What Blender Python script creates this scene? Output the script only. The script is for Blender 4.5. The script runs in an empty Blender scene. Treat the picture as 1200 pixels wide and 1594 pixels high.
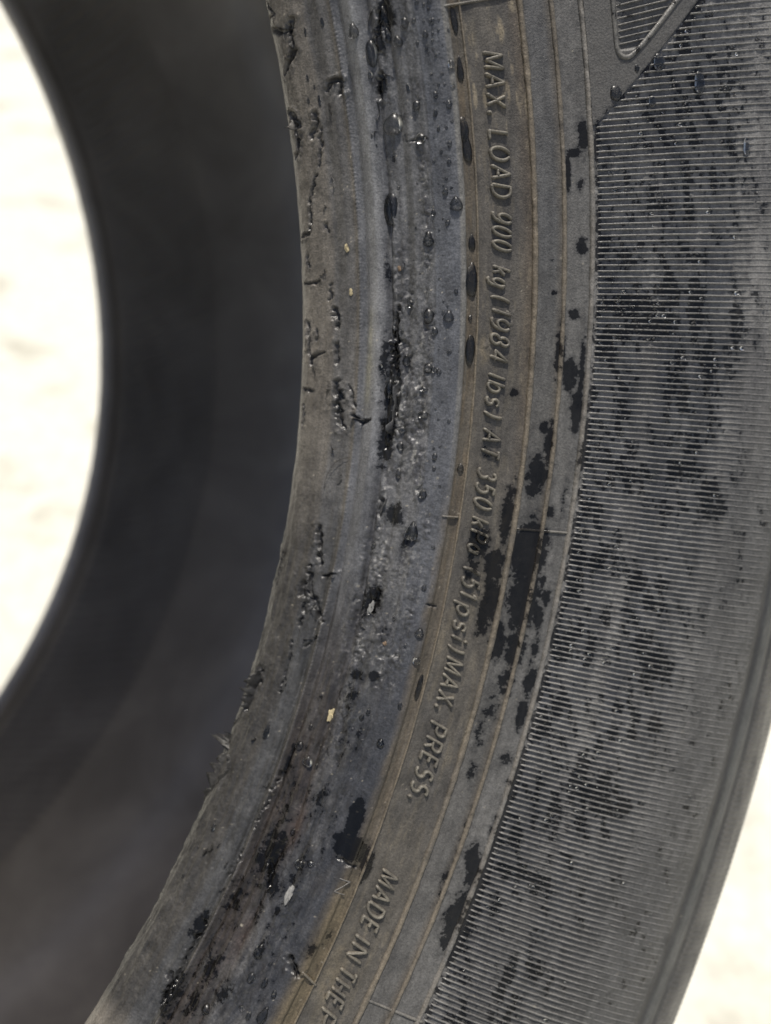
import bpy, math
import numpy as np
from mathutils import Matrix, Vector
rnd = np.random.default_rng(7)
sc = bpy.context.scene

# ------------------------------------------------------------------ camera, world, sun, exposure
# tyre frame: Z = wheel axis (near side +Z), origin in the plane of the near bead toe
CAM_R = np.array([[0.8680378, 0.03400277, -0.49533241], [0.03840231, 0.99006539, 0.13526193], [0.49501076, -0.13643438, 0.85810839]])
CAM_C = np.array([0.14165194, -0.00604705, 0.16219292])
PITCH, ROLL = math.radians(36), math.radians(8)
_up = math.cos(PITCH)*(math.cos(ROLL)*CAM_R[:, 1]+math.sin(ROLL)*CAM_R[:, 0])+math.sin(PITCH)*CAM_R[:, 2]
_up /= np.linalg.norm(_up)
_fw = -CAM_R[:, 2]; _fw = _fw-_up*(_fw@_up); _fw /= np.linalg.norm(_fw)
M3 = np.stack([np.cross(_fw, _up), _fw, _up])            # tyre frame -> world
_a = np.linspace(0, 2*np.pi, 720); FOOT, _best = None, 1e9
for _r, _z in [(.3279, .0327), (.333, .023), (.3365, .012), (.338, 0.), (.338, -.17), (.3365, -.181), (.333, -.192)]:
    _p = np.stack([_r*np.cos(_a), _r*np.sin(_a), _z+0*_a], 1); _h = _p@_up; _i = int(_h.argmin())
    if _h[_i] < _best: _best, FOOT = _h[_i], _p[_i]
def to_world(R3, p):
    m = np.eye(4); m[:3, :3] = M3@R3; m[:3, 3] = M3@(np.asarray(p)-FOOT)
    return Matrix(m.tolist())
cam_d = bpy.data.cameras.new('camera'); cam = bpy.data.objects.new('camera', cam_d); sc.collection.objects.link(cam)
cam.matrix_world = to_world(CAM_R, CAM_C); sc.camera = cam
cam_d.sensor_fit = 'VERTICAL'; cam_d.sensor_height = 24; cam_d.sensor_width = 18; cam_d.lens = 1414.27/1594*24
cam_d.clip_start = .01; cam_d.clip_end = 200
cam_d.dof.use_dof = True; cam_d.dof.focus_distance = .160; cam_d.dof.aperture_fstop = 6.5
SUN_CAM = np.array([.02, .80, .47]); _s = M3@(CAM_R@(SUN_CAM/np.linalg.norm(SUN_CAM)))
sun_d = bpy.data.lights.new('sun', 'SUN'); sun = bpy.data.objects.new('sun', sun_d); sc.collection.objects.link(sun)
sun.rotation_euler = Vector(_s.tolist()).to_track_quat('Z', 'Y').to_euler(); sun.location = (0, 0, 3)
sun_d.energy = 3.4; sun_d.angle = math.radians(2.); sun_d.color = (1, .95, .87)
w = bpy.data.worlds.new('World'); sc.world = w; w.use_nodes = True
sky = w.node_tree.nodes.new('ShaderNodeTexSky'); sky.sky_type = 'NISHITA'; sky.sun_disc = False
sky.dust_density = 3.5; sky.air_density = .8; sky.sun_elevation = math.asin(_s[2]); sky.sun_rotation = math.atan2(_s[0], _s[1])
bg = w.node_tree.nodes['Background']; bg.inputs[1].default_value = .07
w.node_tree.links.new(sky.outputs[0], bg.inputs[0])
sc.view_settings.view_transform = 'Standard'; sc.view_settings.look = 'None'; sc.view_settings.gamma = 1
sc.view_settings.exposure = .86
sc.cycles.max_bounces = 8; sc.cycles.transmission_bounces = 8; sc.cycles.caustics_reflective = False; sc.cycles.caustics_refractive = False

# ------------------------------------------------------------------ numpy helpers
_TAB = np.random.default_rng(3).random(65536).astype(np.float32)
def hsh(ix, iy, seed):
    return _TAB[(ix.astype(np.int64)*40503+iy.astype(np.int64)*30011+seed*7919+((ix.astype(np.int64)*iy.astype(np.int64)) & 1023)*13) & 65535]
def vnoise(x, y, seed=0):
    x, y = np.broadcast_arrays(np.asarray(x, np.float64), np.asarray(y, np.float64)); jx, jy = np.floor(x), np.floor(y)
    fx, fy = (x-jx).astype(np.float32), (y-jy).astype(np.float32); ix, iy = jx.astype(np.int32), jy.astype(np.int32)
    fx = fx*fx*fx*(fx*(fx*6-15)+10); fy = fy*fy*fy*(fy*(fy*6-15)+10)
    p = ix*np.int32(40503)+np.int32(seed*7919 & 0xffff); q = iy*np.int32(30011); q1 = q+np.int32(30011); p1 = p+np.int32(40503)
    mixh = lambda u, v: _TAB[((u ^ (v*np.int32(5)))+(u >> 7)*(v | 1)) & 65535]
    a, b, c, d = mixh(p, q), mixh(p1, q), mixh(p, q1), mixh(p1, q1)
    t = a+(b-a)*fx; return t+((c+(d-c)*fx)-t)*fy
def fbm(x, y, seed=0, o=4):
    t, a, n = 0, .5, 0
    for k in range(o):
        t = t+a*vnoise(x*2**k+17.3*k, y*2**k-9.1*k, seed+k); n += a; a *= .55
    return t/n-.5                                            # about -.4 .. .4
def ss(a, b, x):
    t = np.clip((x-a)/(b-a), 0, 1); return t*t*(3-2*t)
def gs(x, w): return np.exp(-(x/w)**2)
# --- cross-section of the tyre: radius and axial position (metres), toe of the near bead outwards
KN = np.array([(.2225,.0040),(.2188,-.0004),(.2163,-.0011),(.2155,0.),(.2216,.0118),(.2301,.0236),(.2335,.0269),(.2368,.0274),
               (.2475,.0299),(.2524,.0321),(.2573,.0342),(.2800,.0422),(.3005,.0455),(.3110,.0444),(.3215,.0392),(.3279,.0327),(.3330,.0230)])
def _mk():
    d = np.hypot(*np.diff(KN, axis=0).T); t = np.concatenate([[0], np.cumsum(d)]); t = t - t[3]
    m = np.zeros_like(KN); h = np.diff(t); sl = np.diff(KN, axis=0)/h[:, None]
    m[1:-1] = (sl[:-1]*h[1:, None] + sl[1:]*h[:-1, None])/(h[1:]+h[:-1])[:, None]; m[0] = sl[0]; m[-1] = sl[-1]
    return t, m
KT, KM = _mk()
def prof(s):
    """arc position s (m) -> r, z, outward normal (nr, nz)"""
    s = np.asarray(s, float); i = np.clip(np.searchsorted(KT, s)-1, 0, len(KT)-2)
    h = KT[i+1]-KT[i]; x = np.clip((s-KT[i])/h, 0, 1)[..., None]; h = h[..., None]
    a, b, ma, mb = KN[i], KN[i+1], KM[i], KM[i+1]
    p = (2*x**3-3*x**2+1)*a+(x**3-2*x**2+x)*h*ma+(-2*x**3+3*x**2)*b+(x**3-x**2)*h*mb
    d = ((6*x**2-6*x)*a+(3*x**2-4*x+1)*h*ma+(-6*x**2+6*x)*b+(3*x**2-2*x)*h*mb)/h
    d = d/np.linalg.norm(d, axis=-1, keepdims=True)
    return p[..., 0], p[..., 1], -d[..., 1], d[..., 0]
def surf(th, s, h=0.):
    r, z, nr, nz = prof(s); rr = r+nr*h
    return np.stack([rr*np.cos(th), rr*np.sin(th), z+nz*h+0*th], -1)
S1, S2, S3, S4, S5, S6, S7, S8 = KT[3:11]; S9 = KT[12]; S10 = KT[15]

DEG = math.pi/180; RM = .245                                  # RM: mean radius used to turn angle into arc length
PITCHR = .226*DEG                                            # angle from one sidewall rib to the next
# ------------------------------------------------------------------ where things sit: angle (deg), distance from the toe (mm)
DROPS = [
  (14.035, 16.93, 0.89, 1.099, 'round water drop on the upper blue-grey band, beside the torn streak'),
  (13.776, 26.1, 0.655, 0.787, 'clear water drop at the very top, between the torn streak and the fine line'),
  (13.155, 24.42, 0.74, 0.866, 'round grey water drop just below and right of the forked water streak'),
  (12.158, 18.68, 0.37, 0.664, None),
  (14.787, 11.29, 0.27, 0.817, None),
  (13.746, 27.71, 0.35, 0.428, None),
  (13.151, 29.33, 0.455, 0.535, None),
  (10.535, 26.3, 0.69, 0.73, 'round drop between the torn streak and the fine line, level with the word MAX'),
  (11.274, 25.13, 0.3, 0.656, None),
  (10.081, 29.46, 0.35, 0.545, 'small tall drop on the heel band, just below the X of MAX'),
  (10.318, 31.91, 0.45, 0.65, 'medium drop on the heel band beside the tan channel, level with the X of MAX'),
  (11.828, 33.02, 0.54, 0.644, 'medium drop on the pale strip beside the tan channel, level with the M of MAX'),
  (6.378, 31.98, 0.87, 1.181, 'large bright-topped drop on the pale strip, level with the end of LOAD'),
  (6.896, 30.2, 0.44, 0.59, 'medium drop on the heel band, directly above and left of the large bright-topped drop'),
  (5.622, 30.33, 0.37, 0.445, None),
  (8.104, 31.14, 0.34, 0.403, None),
  (8.777, 31.44, 0.37, 0.51, None),
  (9.451, 29.73, 0.255, 0.401, None),
  (8.522, 29.9, 0.25, 0.366, None),
  (8.193, 28.52, 0.25, 0.258, None),
  (6.102, 27.95, 0.385, 0.521, 'small drop sitting on the fine line, level with the start of 900'),
  (11.604, 29.49, 0.25, 0.252, None),
  (11.538, 31.14, 0.215, 0.215, None),
  (11.154, 30.5, 0.255, 0.288, None),
  (11.112, 31.48, 0.185, 0.18, None),
  (13.104, 30.54, 0.205, 0.285, None),
  (12.845, 30.37, 0.215, 0.249, None),
  (12.634, 29.23, 0.285, 0.394, None),
  (12.27, 30.6, 0.255, 0.286, None),
  (13.58, 30.4, 0.2, 0.284, None),
  (13.644, 29.36, 0.17, 0.213, None),
  (13.544, 31.85, 0.185, 0.212, None),
  (13.155, 31.58, 0.215, 0.248, None),
  (14.406, 28.69, 0.355, 0.354, None),
  (14.238, 29.76, 0.215, 0.283, None),
  (14.021, 30.4, 0.235, 0.283, None),
  (14.294, 30.77, 0.42, 0.353, None),
  (12.893, 27.85, 0.358, 0.287, None),
  (9.438, 31.14, 0.215, 0.291, None),
  (9.66, 32.15, 0.235, 0.218, None),
  (12.589, 31.98, 0.185, 0.214, None),
  (12.433, 29.43, 0.185, 0.179, None),
  (7.408, 30.5, 0.215, 0.294, None),
  (7.166, 29.9, 0.185, 0.221, None),
  (11.036, 32.95, 0.405, 0.324, None),
  (13.131, 33.29, 0.235, 0.284, None),
  (11.641, 8.7, 0.27, 0.952, None),
  (11.749, 6.96, 0.215, 0.535, None),
  (12.708, 7.36, 0.2, 0.684, None),
  (12.247, 8.27, 0.165, 0.456, None),
  (14.618, 8.3, 0.2, 0.749, None),
  (1.716, 30.44, 0.835, 0.905, 'solitary round black drop on the smooth blue heel band, level with the opening bracket'),
  (1.724, 26.77, 0.94, 1.216, 'heart-shaped dark drop just left of the fine line, beside the solitary black drop'),
  (1.073, 28.02, 0.535, 0.684, 'medium drop straddling the fine line, just below the heart-shaped drop'),
  (-0.225, 22.68, 0.705, 0.965, 'oval drop on the torn ridge, level with the figure 4'),
  (-0.553, 27.11, 0.87, 0.842, 'slanted oval drop left of the fine line, level with lbs'),
  (-0.609, 28.12, 0.405, 0.573, None),
  (-1.481, 26.44, 0.692, 0.461, 'flat wide drop on the rough strip, level with lbs'),
  (-2.626, 26.71, 0.84, 0.694, 'ring-like drop on the rough strip by the fine line, level with the bracket after lbs'),
  (-3.392, 22.58, 0.705, 0.623, 'drop on the crumbled ridge, level with the word AT'),
  (-4.128, 22.74, 0.84, 0.702, 'flat drop on the crumbled ridge, just above the number 350'),
  (-4.456, 29.63, 0.455, 0.655, 'tall small drop on the heel band, level with the start of 350'),
  (-4.97, 29.73, 0.32, 0.385, None),
  (-6.162, 28.29, 0.705, 0.775, 'drop on the rough strip, level with the zero of 350'),
  (-5.408, 23.05, 0.59, 0.782, 'oval drop at the foot of the crumbled ridge, level with 350'),
  (-4.073, 29.26, 0.2, 0.27, None),
  (-3.977, 30.37, 0.185, 0.192, None),
  (-5.718, 31.21, 0.185, 0.27, None),
  (-1.996, 30.03, 0.2, 0.191, None),
  (-2.787, 29.63, 0.185, 0.192, None),
  (-2.345, 28.99, 0.2, 0.192, None),
  (2.3, 23.25, 0.74, 0.688, 'flat black drop above the torn ridge, level with the letters kg'),
  (-0.55, 17.94, 0.4, 0.352, None),
  (1.069, 21.63, 0.305, 0.347, None),
  (0.67, 27.11, 0.381, 0.305, None),
  (-4.818, 34.9, 0.55, 0.85, 'brown round drop in the tan channel, level with the number 350'),
  (1.644, 34.67, 0.335, 0.567, None),
  (-8.962, 20.22, 0.435, 0.555, None),
  (-12.323, 32.35, 0.725, 0.777, 'sharp bright drop on the edge of the tan channel, level with the letters psi'),
  (-13.57, 32.99, 0.655, 0.622, 'slanted small drop on the edge of the tan channel, level with the bracket after psi'),
  (-15.693, 32.15, 0.4, 0.583, None),
  (-16.768, 25.97, 0.435, 0.55, None),
  (-16.437, 26.84, 0.35, 0.549, None),
  (-17.554, 30.67, 0.6, 0.778, 'round drop on the lower heel band, level with the letters PR of PRESS'),
  (-19.606, 18.54, 0.79, 0.957, 'bright round drop, lower of the pair beside the beaded ridge'),
  (-19.123, 15.79, 0.72, 0.803, 'round drop, upper of the pair beside the beaded ridge'),
  (-18.052, 16.8, 0.435, 0.481, None),
  (-19.167, 8.97, 0.52, 1.307, 'tall slanted drop on the toe strip, above the pair beside the beaded ridge'),
  (-18.148, 25.46, 0.235, 0.314, None),
  (-13.046, 30.27, 0.27, 0.311, None),
  (-11.871, 20.73, 0.285, 0.397, None),
  (-11.965, 27.11, 0.255, 0.313, None),
  (-19.708, 20.36, 0.37, 0.476, None),
  (-17.541, 30.67, 0.57, 0.681, None),
  (-23.986, 24.39, 0.79, 0.83, 'round drop on the lower blue-grey band, above the pale scraped chip'),
  (-23.744, 26.14, 0.635, 0.584, 'dull flat drop touching the round drop above the pale scraped chip'),
  (-28.232, 24.09, 0.805, 1.258, 'shiny white-lit drop on the lower brown band, below the pale scraped chip'),
  (-29.248, 27.58, 0.47, 0.863, 'narrow bright drop on the lower brown band, below the shiny white-lit drop'),
  (-29.426, 29.93, 0.42, 0.667, 'small round drop on the lower brown band, right of the narrow bright drop'),
  (-30.39, 29.9, 0.74, 1.426, 'tall drop at the bottom edge of the photo, on the lower brown band'),
  (-30.779, 27.71, 0.42, 0.715, None),
  (-30.689, 25.87, 0.52, 0.383, None),
  (-28.471, 26.91, 0.255, 0.385, None),
  (-24.616, 6.25, 0.385, 0.715, None),
  (-25.271, 8.43, 0.205, 0.71, None),
  (-27.426, 4.77, 0.305, 0.408, None),
  (-29.367, 24.93, 0.655, 0.867, 'wide dark drop on the lower brown band, left of the narrow bright drop'),
  (-31.71, 20.02, 0.89, 0.87, 'wide dull drop at the bottom edge of the photo, beside the lower beaded ridge'),
  (-22.947, 20.46, 0.5, 0.691, None),
  (13.017, 19.28, 1.025, 1.904, 'tall dark drop hugging the left side of the torn streak, below the round drop'),
  (14.295, 22.27, 0.99, 1.729, 'forked slug of water running down the torn streak at the very top'),
  (13.494, 22.58, 0.535, 1.157, 'narrow tail of water hanging below the forked slug in the torn streak'),
  (9.986, 21.57, 1.495, 1.703, 'broad ragged water drop bridging the torn streak, level with LOAD'),
  (6.509, 19.85, 1.175, 2.499, 'long black upright water drop in the torn streak, level with the end of LOAD'),
  (5.023, 26.84, 0.855, 1.2, 'slanted bright-topped drop on the fine line, level with the number 900'),
  (9.191, 26.54, 0.84, 0.735, 'small ragged drop sitting on the short cross crack left of the fine line'),
  (13.494, 34.8, 0.57, 1.956, 'long brown-tinted slug of water at the top of the tan channel, under the cross rib'),
  (11.646, 34.8, 0.57, 1.799, 'thin dark slug of water in the tan channel, level with the word MAX'),
  (9.34, 34.4, 0.89, 1.822, 'flat-topped slug of water in the tan channel, level with the dot after MAX'),
  (8.583, 34.77, 0.82, 2.198, 'tapering slug of water in the tan channel, level with the O of LOAD'),
  (4.802, 34.94, 0.59, 1.308, 'small dark slug of water in the tan channel, level with the last zero of 900'),
  (3.256, 34.73, 1.09, 2.819, 'largest teardrop of water in the tan channel, bright-topped, level with kg'),
  (0.332, 34.87, 0.855, 2.472, 'long hollow-looking slug of water in the tan channel, level with the figure 8'),
  (-1.57, 19.72, 0.955, 1.562, 'pointed black drop in the middle of the blue band, below the pale scuff patch'),
  (-2.012, 10.11, 0.735, 2.807, 'long dark streak of water in the tear left of the beaded ridge'),
  (1.691, 9.14, 0.44, 1.669, 'thin upright streak of water on the toe strip, left of the pale scuff patch'),
  (-7.915, 27.38, 1.025, 1.558, 'dark angular drop on the rough scuffed patch, level with the letters kPa'),
  (-14.719, 35.1, 0.555, 2.151, 'thin chain-like slug of water in the lower tan channel, left of MAX'),
]
WORDS = [
  ('MAX.', 12.265, 9.642),
  ('LOAD', 9.29, 6.449),
  ('900', 6.091, 4.334),
  ('kg', 3.865, 2.813),
  ('(1984', 2.654, -0.29),
  ('lbs)', -0.619, -2.649),
  ('AT', -2.984, -4.386),
  ('350', -4.668, -6.621),
  ('kPa', -6.853, -8.609),
  ('(51', -9.068, -10.535),
  ('psi)', -10.684, -12.998),
  ('MAX.', -13.12, -15.668),
  ('PRESS.', -16.039, -19.798),
  ('MADE', -22.811, -25.588),
  ('IN', -25.784, -26.979),
  ('THE', -27.147, -29.058),
  ('P', -29.192, -29.916),
]
WET_BAND = [
  (8.765, 56.0, 0.9, 2.93, 1),
  (8.167, 54.45, 1.51, 0.79, 1),
  (7.41, 53.04, 0.57, 3.4, 0.9),
  (6.848, 55.19, 0.7, 1.14, 0.7),
  (4.55, 55.36, 1.14, 1.38, 1),
  (1.89, 54.22, 1.04, 0.93, 0.9),
  (0.371, 52.03, 0.94, 3.98, 1),
  (-0.447, 54.22, 1.54, 2.58, 0.9),
  (-0.999, 54.15, 1.07, 1.41, 0.8),
  (-0.555, 56.3, 0.6, 8.24, 0.8),
  (-2.003, 55.9, 1.07, 3.31, 1.1),
  (-3.566, 57.41, 0.57, 4.76, 0.8),
  (-1.429, 43.84, 0.87, 0.7, 1),
  (-2.767, 50.02, 0.84, 0.94, 1),
  (-3.413, 51.53, 0.94, 3.55, 1),
  (-4.669, 50.02, 2.01, 2.97, 1),
  (-5.504, 49.51, 1.78, 1.19, 0.9),
  (-6.592, 45.25, 1.24, 5.93, 0.9),
  (-3.645, 39.67, 1.14, 4.67, 0.55),
  (-8.103, 50.45, 2.89, 4.78, 1.5),
  (-10.033, 51.06, 2.79, 6.0, 1.1),
  (-7.997, 40.48, 2.11, 2.6, 1.1),
  (-8.872, 44.41, 2.35, 3.57, 0.9),
  (-9.012, 39.97, 1.65, 3.54, 0.7),
  (-10.412, 45.11, 1.85, 4.3, 1),
  (-11.164, 44.14, 1.61, 3.58, 0.9),
  (-12.141, 48.07, 1.78, 3.6, 0.9),
  (-12.268, 51.36, 2.02, 4.09, 0.9),
  (-13.833, 51.16, 1.78, 3.13, 0.7),
  (-14.898, 49.88, 1.75, 4.33, 0.6),
  (-16.104, 48.84, 1.51, 3.6, 0.55),
  (-5.061, 50.72, 0.84, 1.66, 0.8),
  (-6.229, 53.07, 1.04, 1.07, 1),
  (-5.752, 55.59, 0.71, 3.58, 0.6),
  (-9.22, 54.12, 0.83, 1.44, 0.8),
  (-10.726, 54.62, 1.07, 1.92, 0.9),
  (-9.866, 55.32, 1.08, 2.4, 0.7),
  (-13.452, 55.96, 1.18, 1.93, 1.1),
  (-12.091, 55.22, 0.84, 3.37, 0.7),
  (-14.858, 55.83, 0.94, 3.14, 1),
  (-16.839, 55.56, 1.21, 1.21, 0.8),
  (-17.689, 57.81, 0.94, 2.66, 0.9),
  (-17.765, 49.78, 1.04, 2.4, 0.6),
  (-21.811, 57.0, 2.22, 2.89, 1.1),
  (-23.778, 56.97, 2.22, 5.27, 1.1),
  (-21.117, 54.89, 1.74, 2.88, 0.8),
  (-22.766, 51.83, 1.24, 3.59, 0.55),
  (-19.82, 57.37, 1.08, 2.65, 0.8),
  (-20.182, 52.07, 0.9, 4.8, 0.5),
  (-11.548, 61.44, 0.6, 0.73, 0.5),
  (-14.998, 61.2, 0.84, 1.21, 0.6),
  (2.782, 50.39, 0.57, 0.46, 0.9),
  (4.066, 50.05, 0.47, 0.35, 0.7),
]
WET_BEAD = [
  (-21.119, 30.64, 1.21, 3.49, 1.4),
  (-22.378, 32.15, 3.26, 2.09, 1.3),
  (-22.971, 36.18, 1.17, 3.04, 1.0),
  (-2.604, 20.02, 1.38, 5.87, 0.8),
  (-0.24, 20.29, 1.28, 6.99, 0.7),
  (-4.101, 19.96, 1.37, 4.71, 1),
  (-0.251, 18.51, 0.87, 5.85, 0.7),
  (-7.283, 23.62, 1.81, 2.12, 0.9),
  (-8.352, 26.47, 1.08, 2.34, 0.6),
  (-11.474, 22.07, 1.85, 3.08, 0.9),
  (-12.734, 26.14, 1.78, 1.41, 0.6),
  (-14.99, 22.68, 1.81, 1.19, 0.7),
  (-14.785, 26.0, 1.04, 1.18, 0.9),
  (-16.22, 22.84, 1.55, 3.08, 0.6),
  (-21.806, 17.81, 2.98, 5.98, 0.45),
  (-24.343, 18.07, 2.96, 7.14, 0.75),
  (-27.0, 15.25, 2.25, 5.96, 0.6),
  (-29.965, 17.0, 2.35, 4.71, 0.65),
  (-28.939, 11.26, 1.1, 3.12, 0.9),
  (-32.14, 12.73, 1.21, 4.73, 1.0),
  (-31.841, 17.27, 1.85, 3.51, 0.7),
  (-25.39, 20.96, 1.48, 2.59, 0.9),
  (-26.888, 20.43, 1.47, 3.53, 0.5),
  (-30.694, 21.27, 2.25, 3.48, 0.6),
  (14.341, 23.08, 1.44, 3.02, 0.9),
  (13.452, 21.23, 1.01, 3.27, 0.7),
  (11.699, 20.29, 1.04, 2.43, 0.8),
  (8.745, 21.03, 0.81, 3.36, 0.4),
  (6.606, 19.69, 0.84, 2.95, 0.6),
  (3.813, 18.81, 0.88, 3.46, 0.5),
  (-23.845, 24.39, 2.32, 7.04, 0.35),
  (-26.33, 34.5, 1.31, 3.47, 0.45),
  (-27.054, 32.62, 1.01, 1.84, 0.7),
]
WET_RIB = [
  (2.23, 65.3, 6.35, 1.88, 1.3),
  (1.574, 68.56, 5.17, 2.36, 1.2),
  (1.165, 62.51, 3.29, 1.41, 1),
  (0.519, 60.87, 2.28, 1.65, 1),
  (2.813, 72.02, 3.96, 1.65, 0.9),
  (2.227, 78.03, 1.98, 7.14, 0.9),
  (6.487, 75.14, 1.11, 4.64, 0.9),
  (7.599, 80.58, 0.91, 6.97, 0.6),
  (5.786, 75.68, 1.64, 3.5, 0.8),
  (0.012, 75.28, 1.41, 3.59, 0.9),
  (0.304, 80.82, 2.05, 6.02, 0.8),
  (1.308, 85.96, 2.08, 7.25, 0.7),
  (-1.634, 83.27, 2.08, 4.87, 0.6),
  (-1.213, 76.79, 1.31, 3.61, 0.8),
  (-2.922, 79.88, 2.05, 2.19, 0.9),
  (-3.908, 78.06, 3.4, 1.46, 1.1),
  (-4.974, 84.98, 2.12, 3.21, 1),
  (-5.307, 87.47, 1.54, 2.48, 0.9),
  (-3.024, 73.19, 2.72, 1.21, 0.6),
  (-1.88, 64.26, 2.08, 3.09, 0.7),
  (-4.361, 70.1, 4.0, 2.17, 0.7),
  (-4.621, 63.89, 2.62, 1.92, 0.8),
  (-5.883, 60.93, 2.35, 1.68, 0.9),
  (-6.985, 59.86, 2.08, 1.2, 0.8),
  (-7.927, 59.96, 2.82, 1.93, 1),
  (-7.942, 63.79, 2.62, 1.69, 0.9),
  (-9.002, 60.26, 1.81, 2.41, 0.9),
  (-8.615, 72.25, 2.19, 1.95, 0.9),
  (-9.136, 76.85, 1.99, 4.91, 0.8),
  (-10.997, 76.12, 1.98, 2.46, 1),
  (-11.941, 79.37, 2.89, 3.21, 1.1),
  (-12.103, 82.5, 1.81, 1.99, 0.9),
  (-11.261, 61.77, 1.61, 2.18, 0.9),
  (-12.098, 61.4, 2.56, 1.7, 0.9),
  (-11.916, 65.74, 1.1, 2.43, 0.8),
  (-10.089, 67.72, 1.64, 1.7, 0.7),
  (-13.73, 73.97, 1.41, 1.23, 0.8),
  (-14.176, 83.2, 2.05, 1.74, 1.1),
  (-14.354, 78.33, 1.18, 3.46, 0.9),
  (-14.769, 74.67, 1.18, 1.48, 0.8),
  (-14.24, 62.58, 1.34, 2.91, 0.8),
  (-15.417, 72.15, 1.14, 2.45, 0.7),
  (-14.943, 59.56, 1.34, 3.15, 0.7),
  (-15.431, 60.83, 2.32, 1.7, 0.8),
  (-16.58, 70.41, 1.88, 3.18, 1),
  (-17.331, 74.3, 4.6, 3.19, 1.1),
  (-17.611, 79.78, 3.69, 1.73, 1),
  (-18.391, 67.08, 1.21, 3.65, 1),
  (-19.105, 68.89, 1.11, 1.71, 0.9),
  (-18.063, 63.25, 1.18, 3.16, 0.7),
  (-18.579, 73.53, 1.41, 2.45, 0.8),
  (-19.839, 61.37, 1.78, 2.42, 0.9),
  (-21.214, 65.7, 3.76, 1.46, 1),
  (-21.507, 69.63, 2.59, 1.7, 0.9),
  (-21.166, 62.28, 2.25, 1.21, 0.8),
  (-22.808, 62.51, 2.72, 2.41, 0.5),
  (-25.262, 70.14, 1.31, 5.32, 0.9),
  (-24.692, 74.54, 1.88, 1.95, 0.8),
  (-25.231, 78.63, 0.88, 2.44, 0.6),
  (-26.22, 73.63, 1.34, 3.63, 0.7),
  (-22.995, 56.2, 2.92, 1.68, 0.6),
  (6.588, 61.91, 2.52, 4.58, 0.5),
  (5.594, 66.71, 3.8, 5.78, 0.5),
  (8.418, 66.88, 4.97, 6.83, 0.35),
  (10.523, 77.73, 5.3, 7.95, 0.4),
  (10.669, 83.64, 4.1, 9.15, 0.4),
  (7.12, 85.99, 4.27, 9.39, 0.4),
  (4.393, 65.57, 5.04, 3.48, 0.6),
  (4.137, 76.25, 2.75, 3.53, 0.6),
  (-0.844, 65.03, 2.62, 2.37, 0.6),
  (-3.027, 89.99, 2.48, 4.95, 0.4),
  (4.658, 59.52, 2.02, 3.46, 0.5),
  (9.705, 58.92, 1.24, 1.57, 1),
  (10.33, 62.58, 1.75, 1.57, 0.9),
  (11.137, 67.52, 1.31, 2.24, 0.9),
  (11.862, 75.61, 1.58, 3.37, 0.8),
  (12.693, 77.16, 1.84, 2.23, 0.9),
  (-1.002, 73.4, 1.41, 5.99, 0.6),
  (-5.79, 75.81, 1.72, 3.65, 0.6),
]
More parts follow.
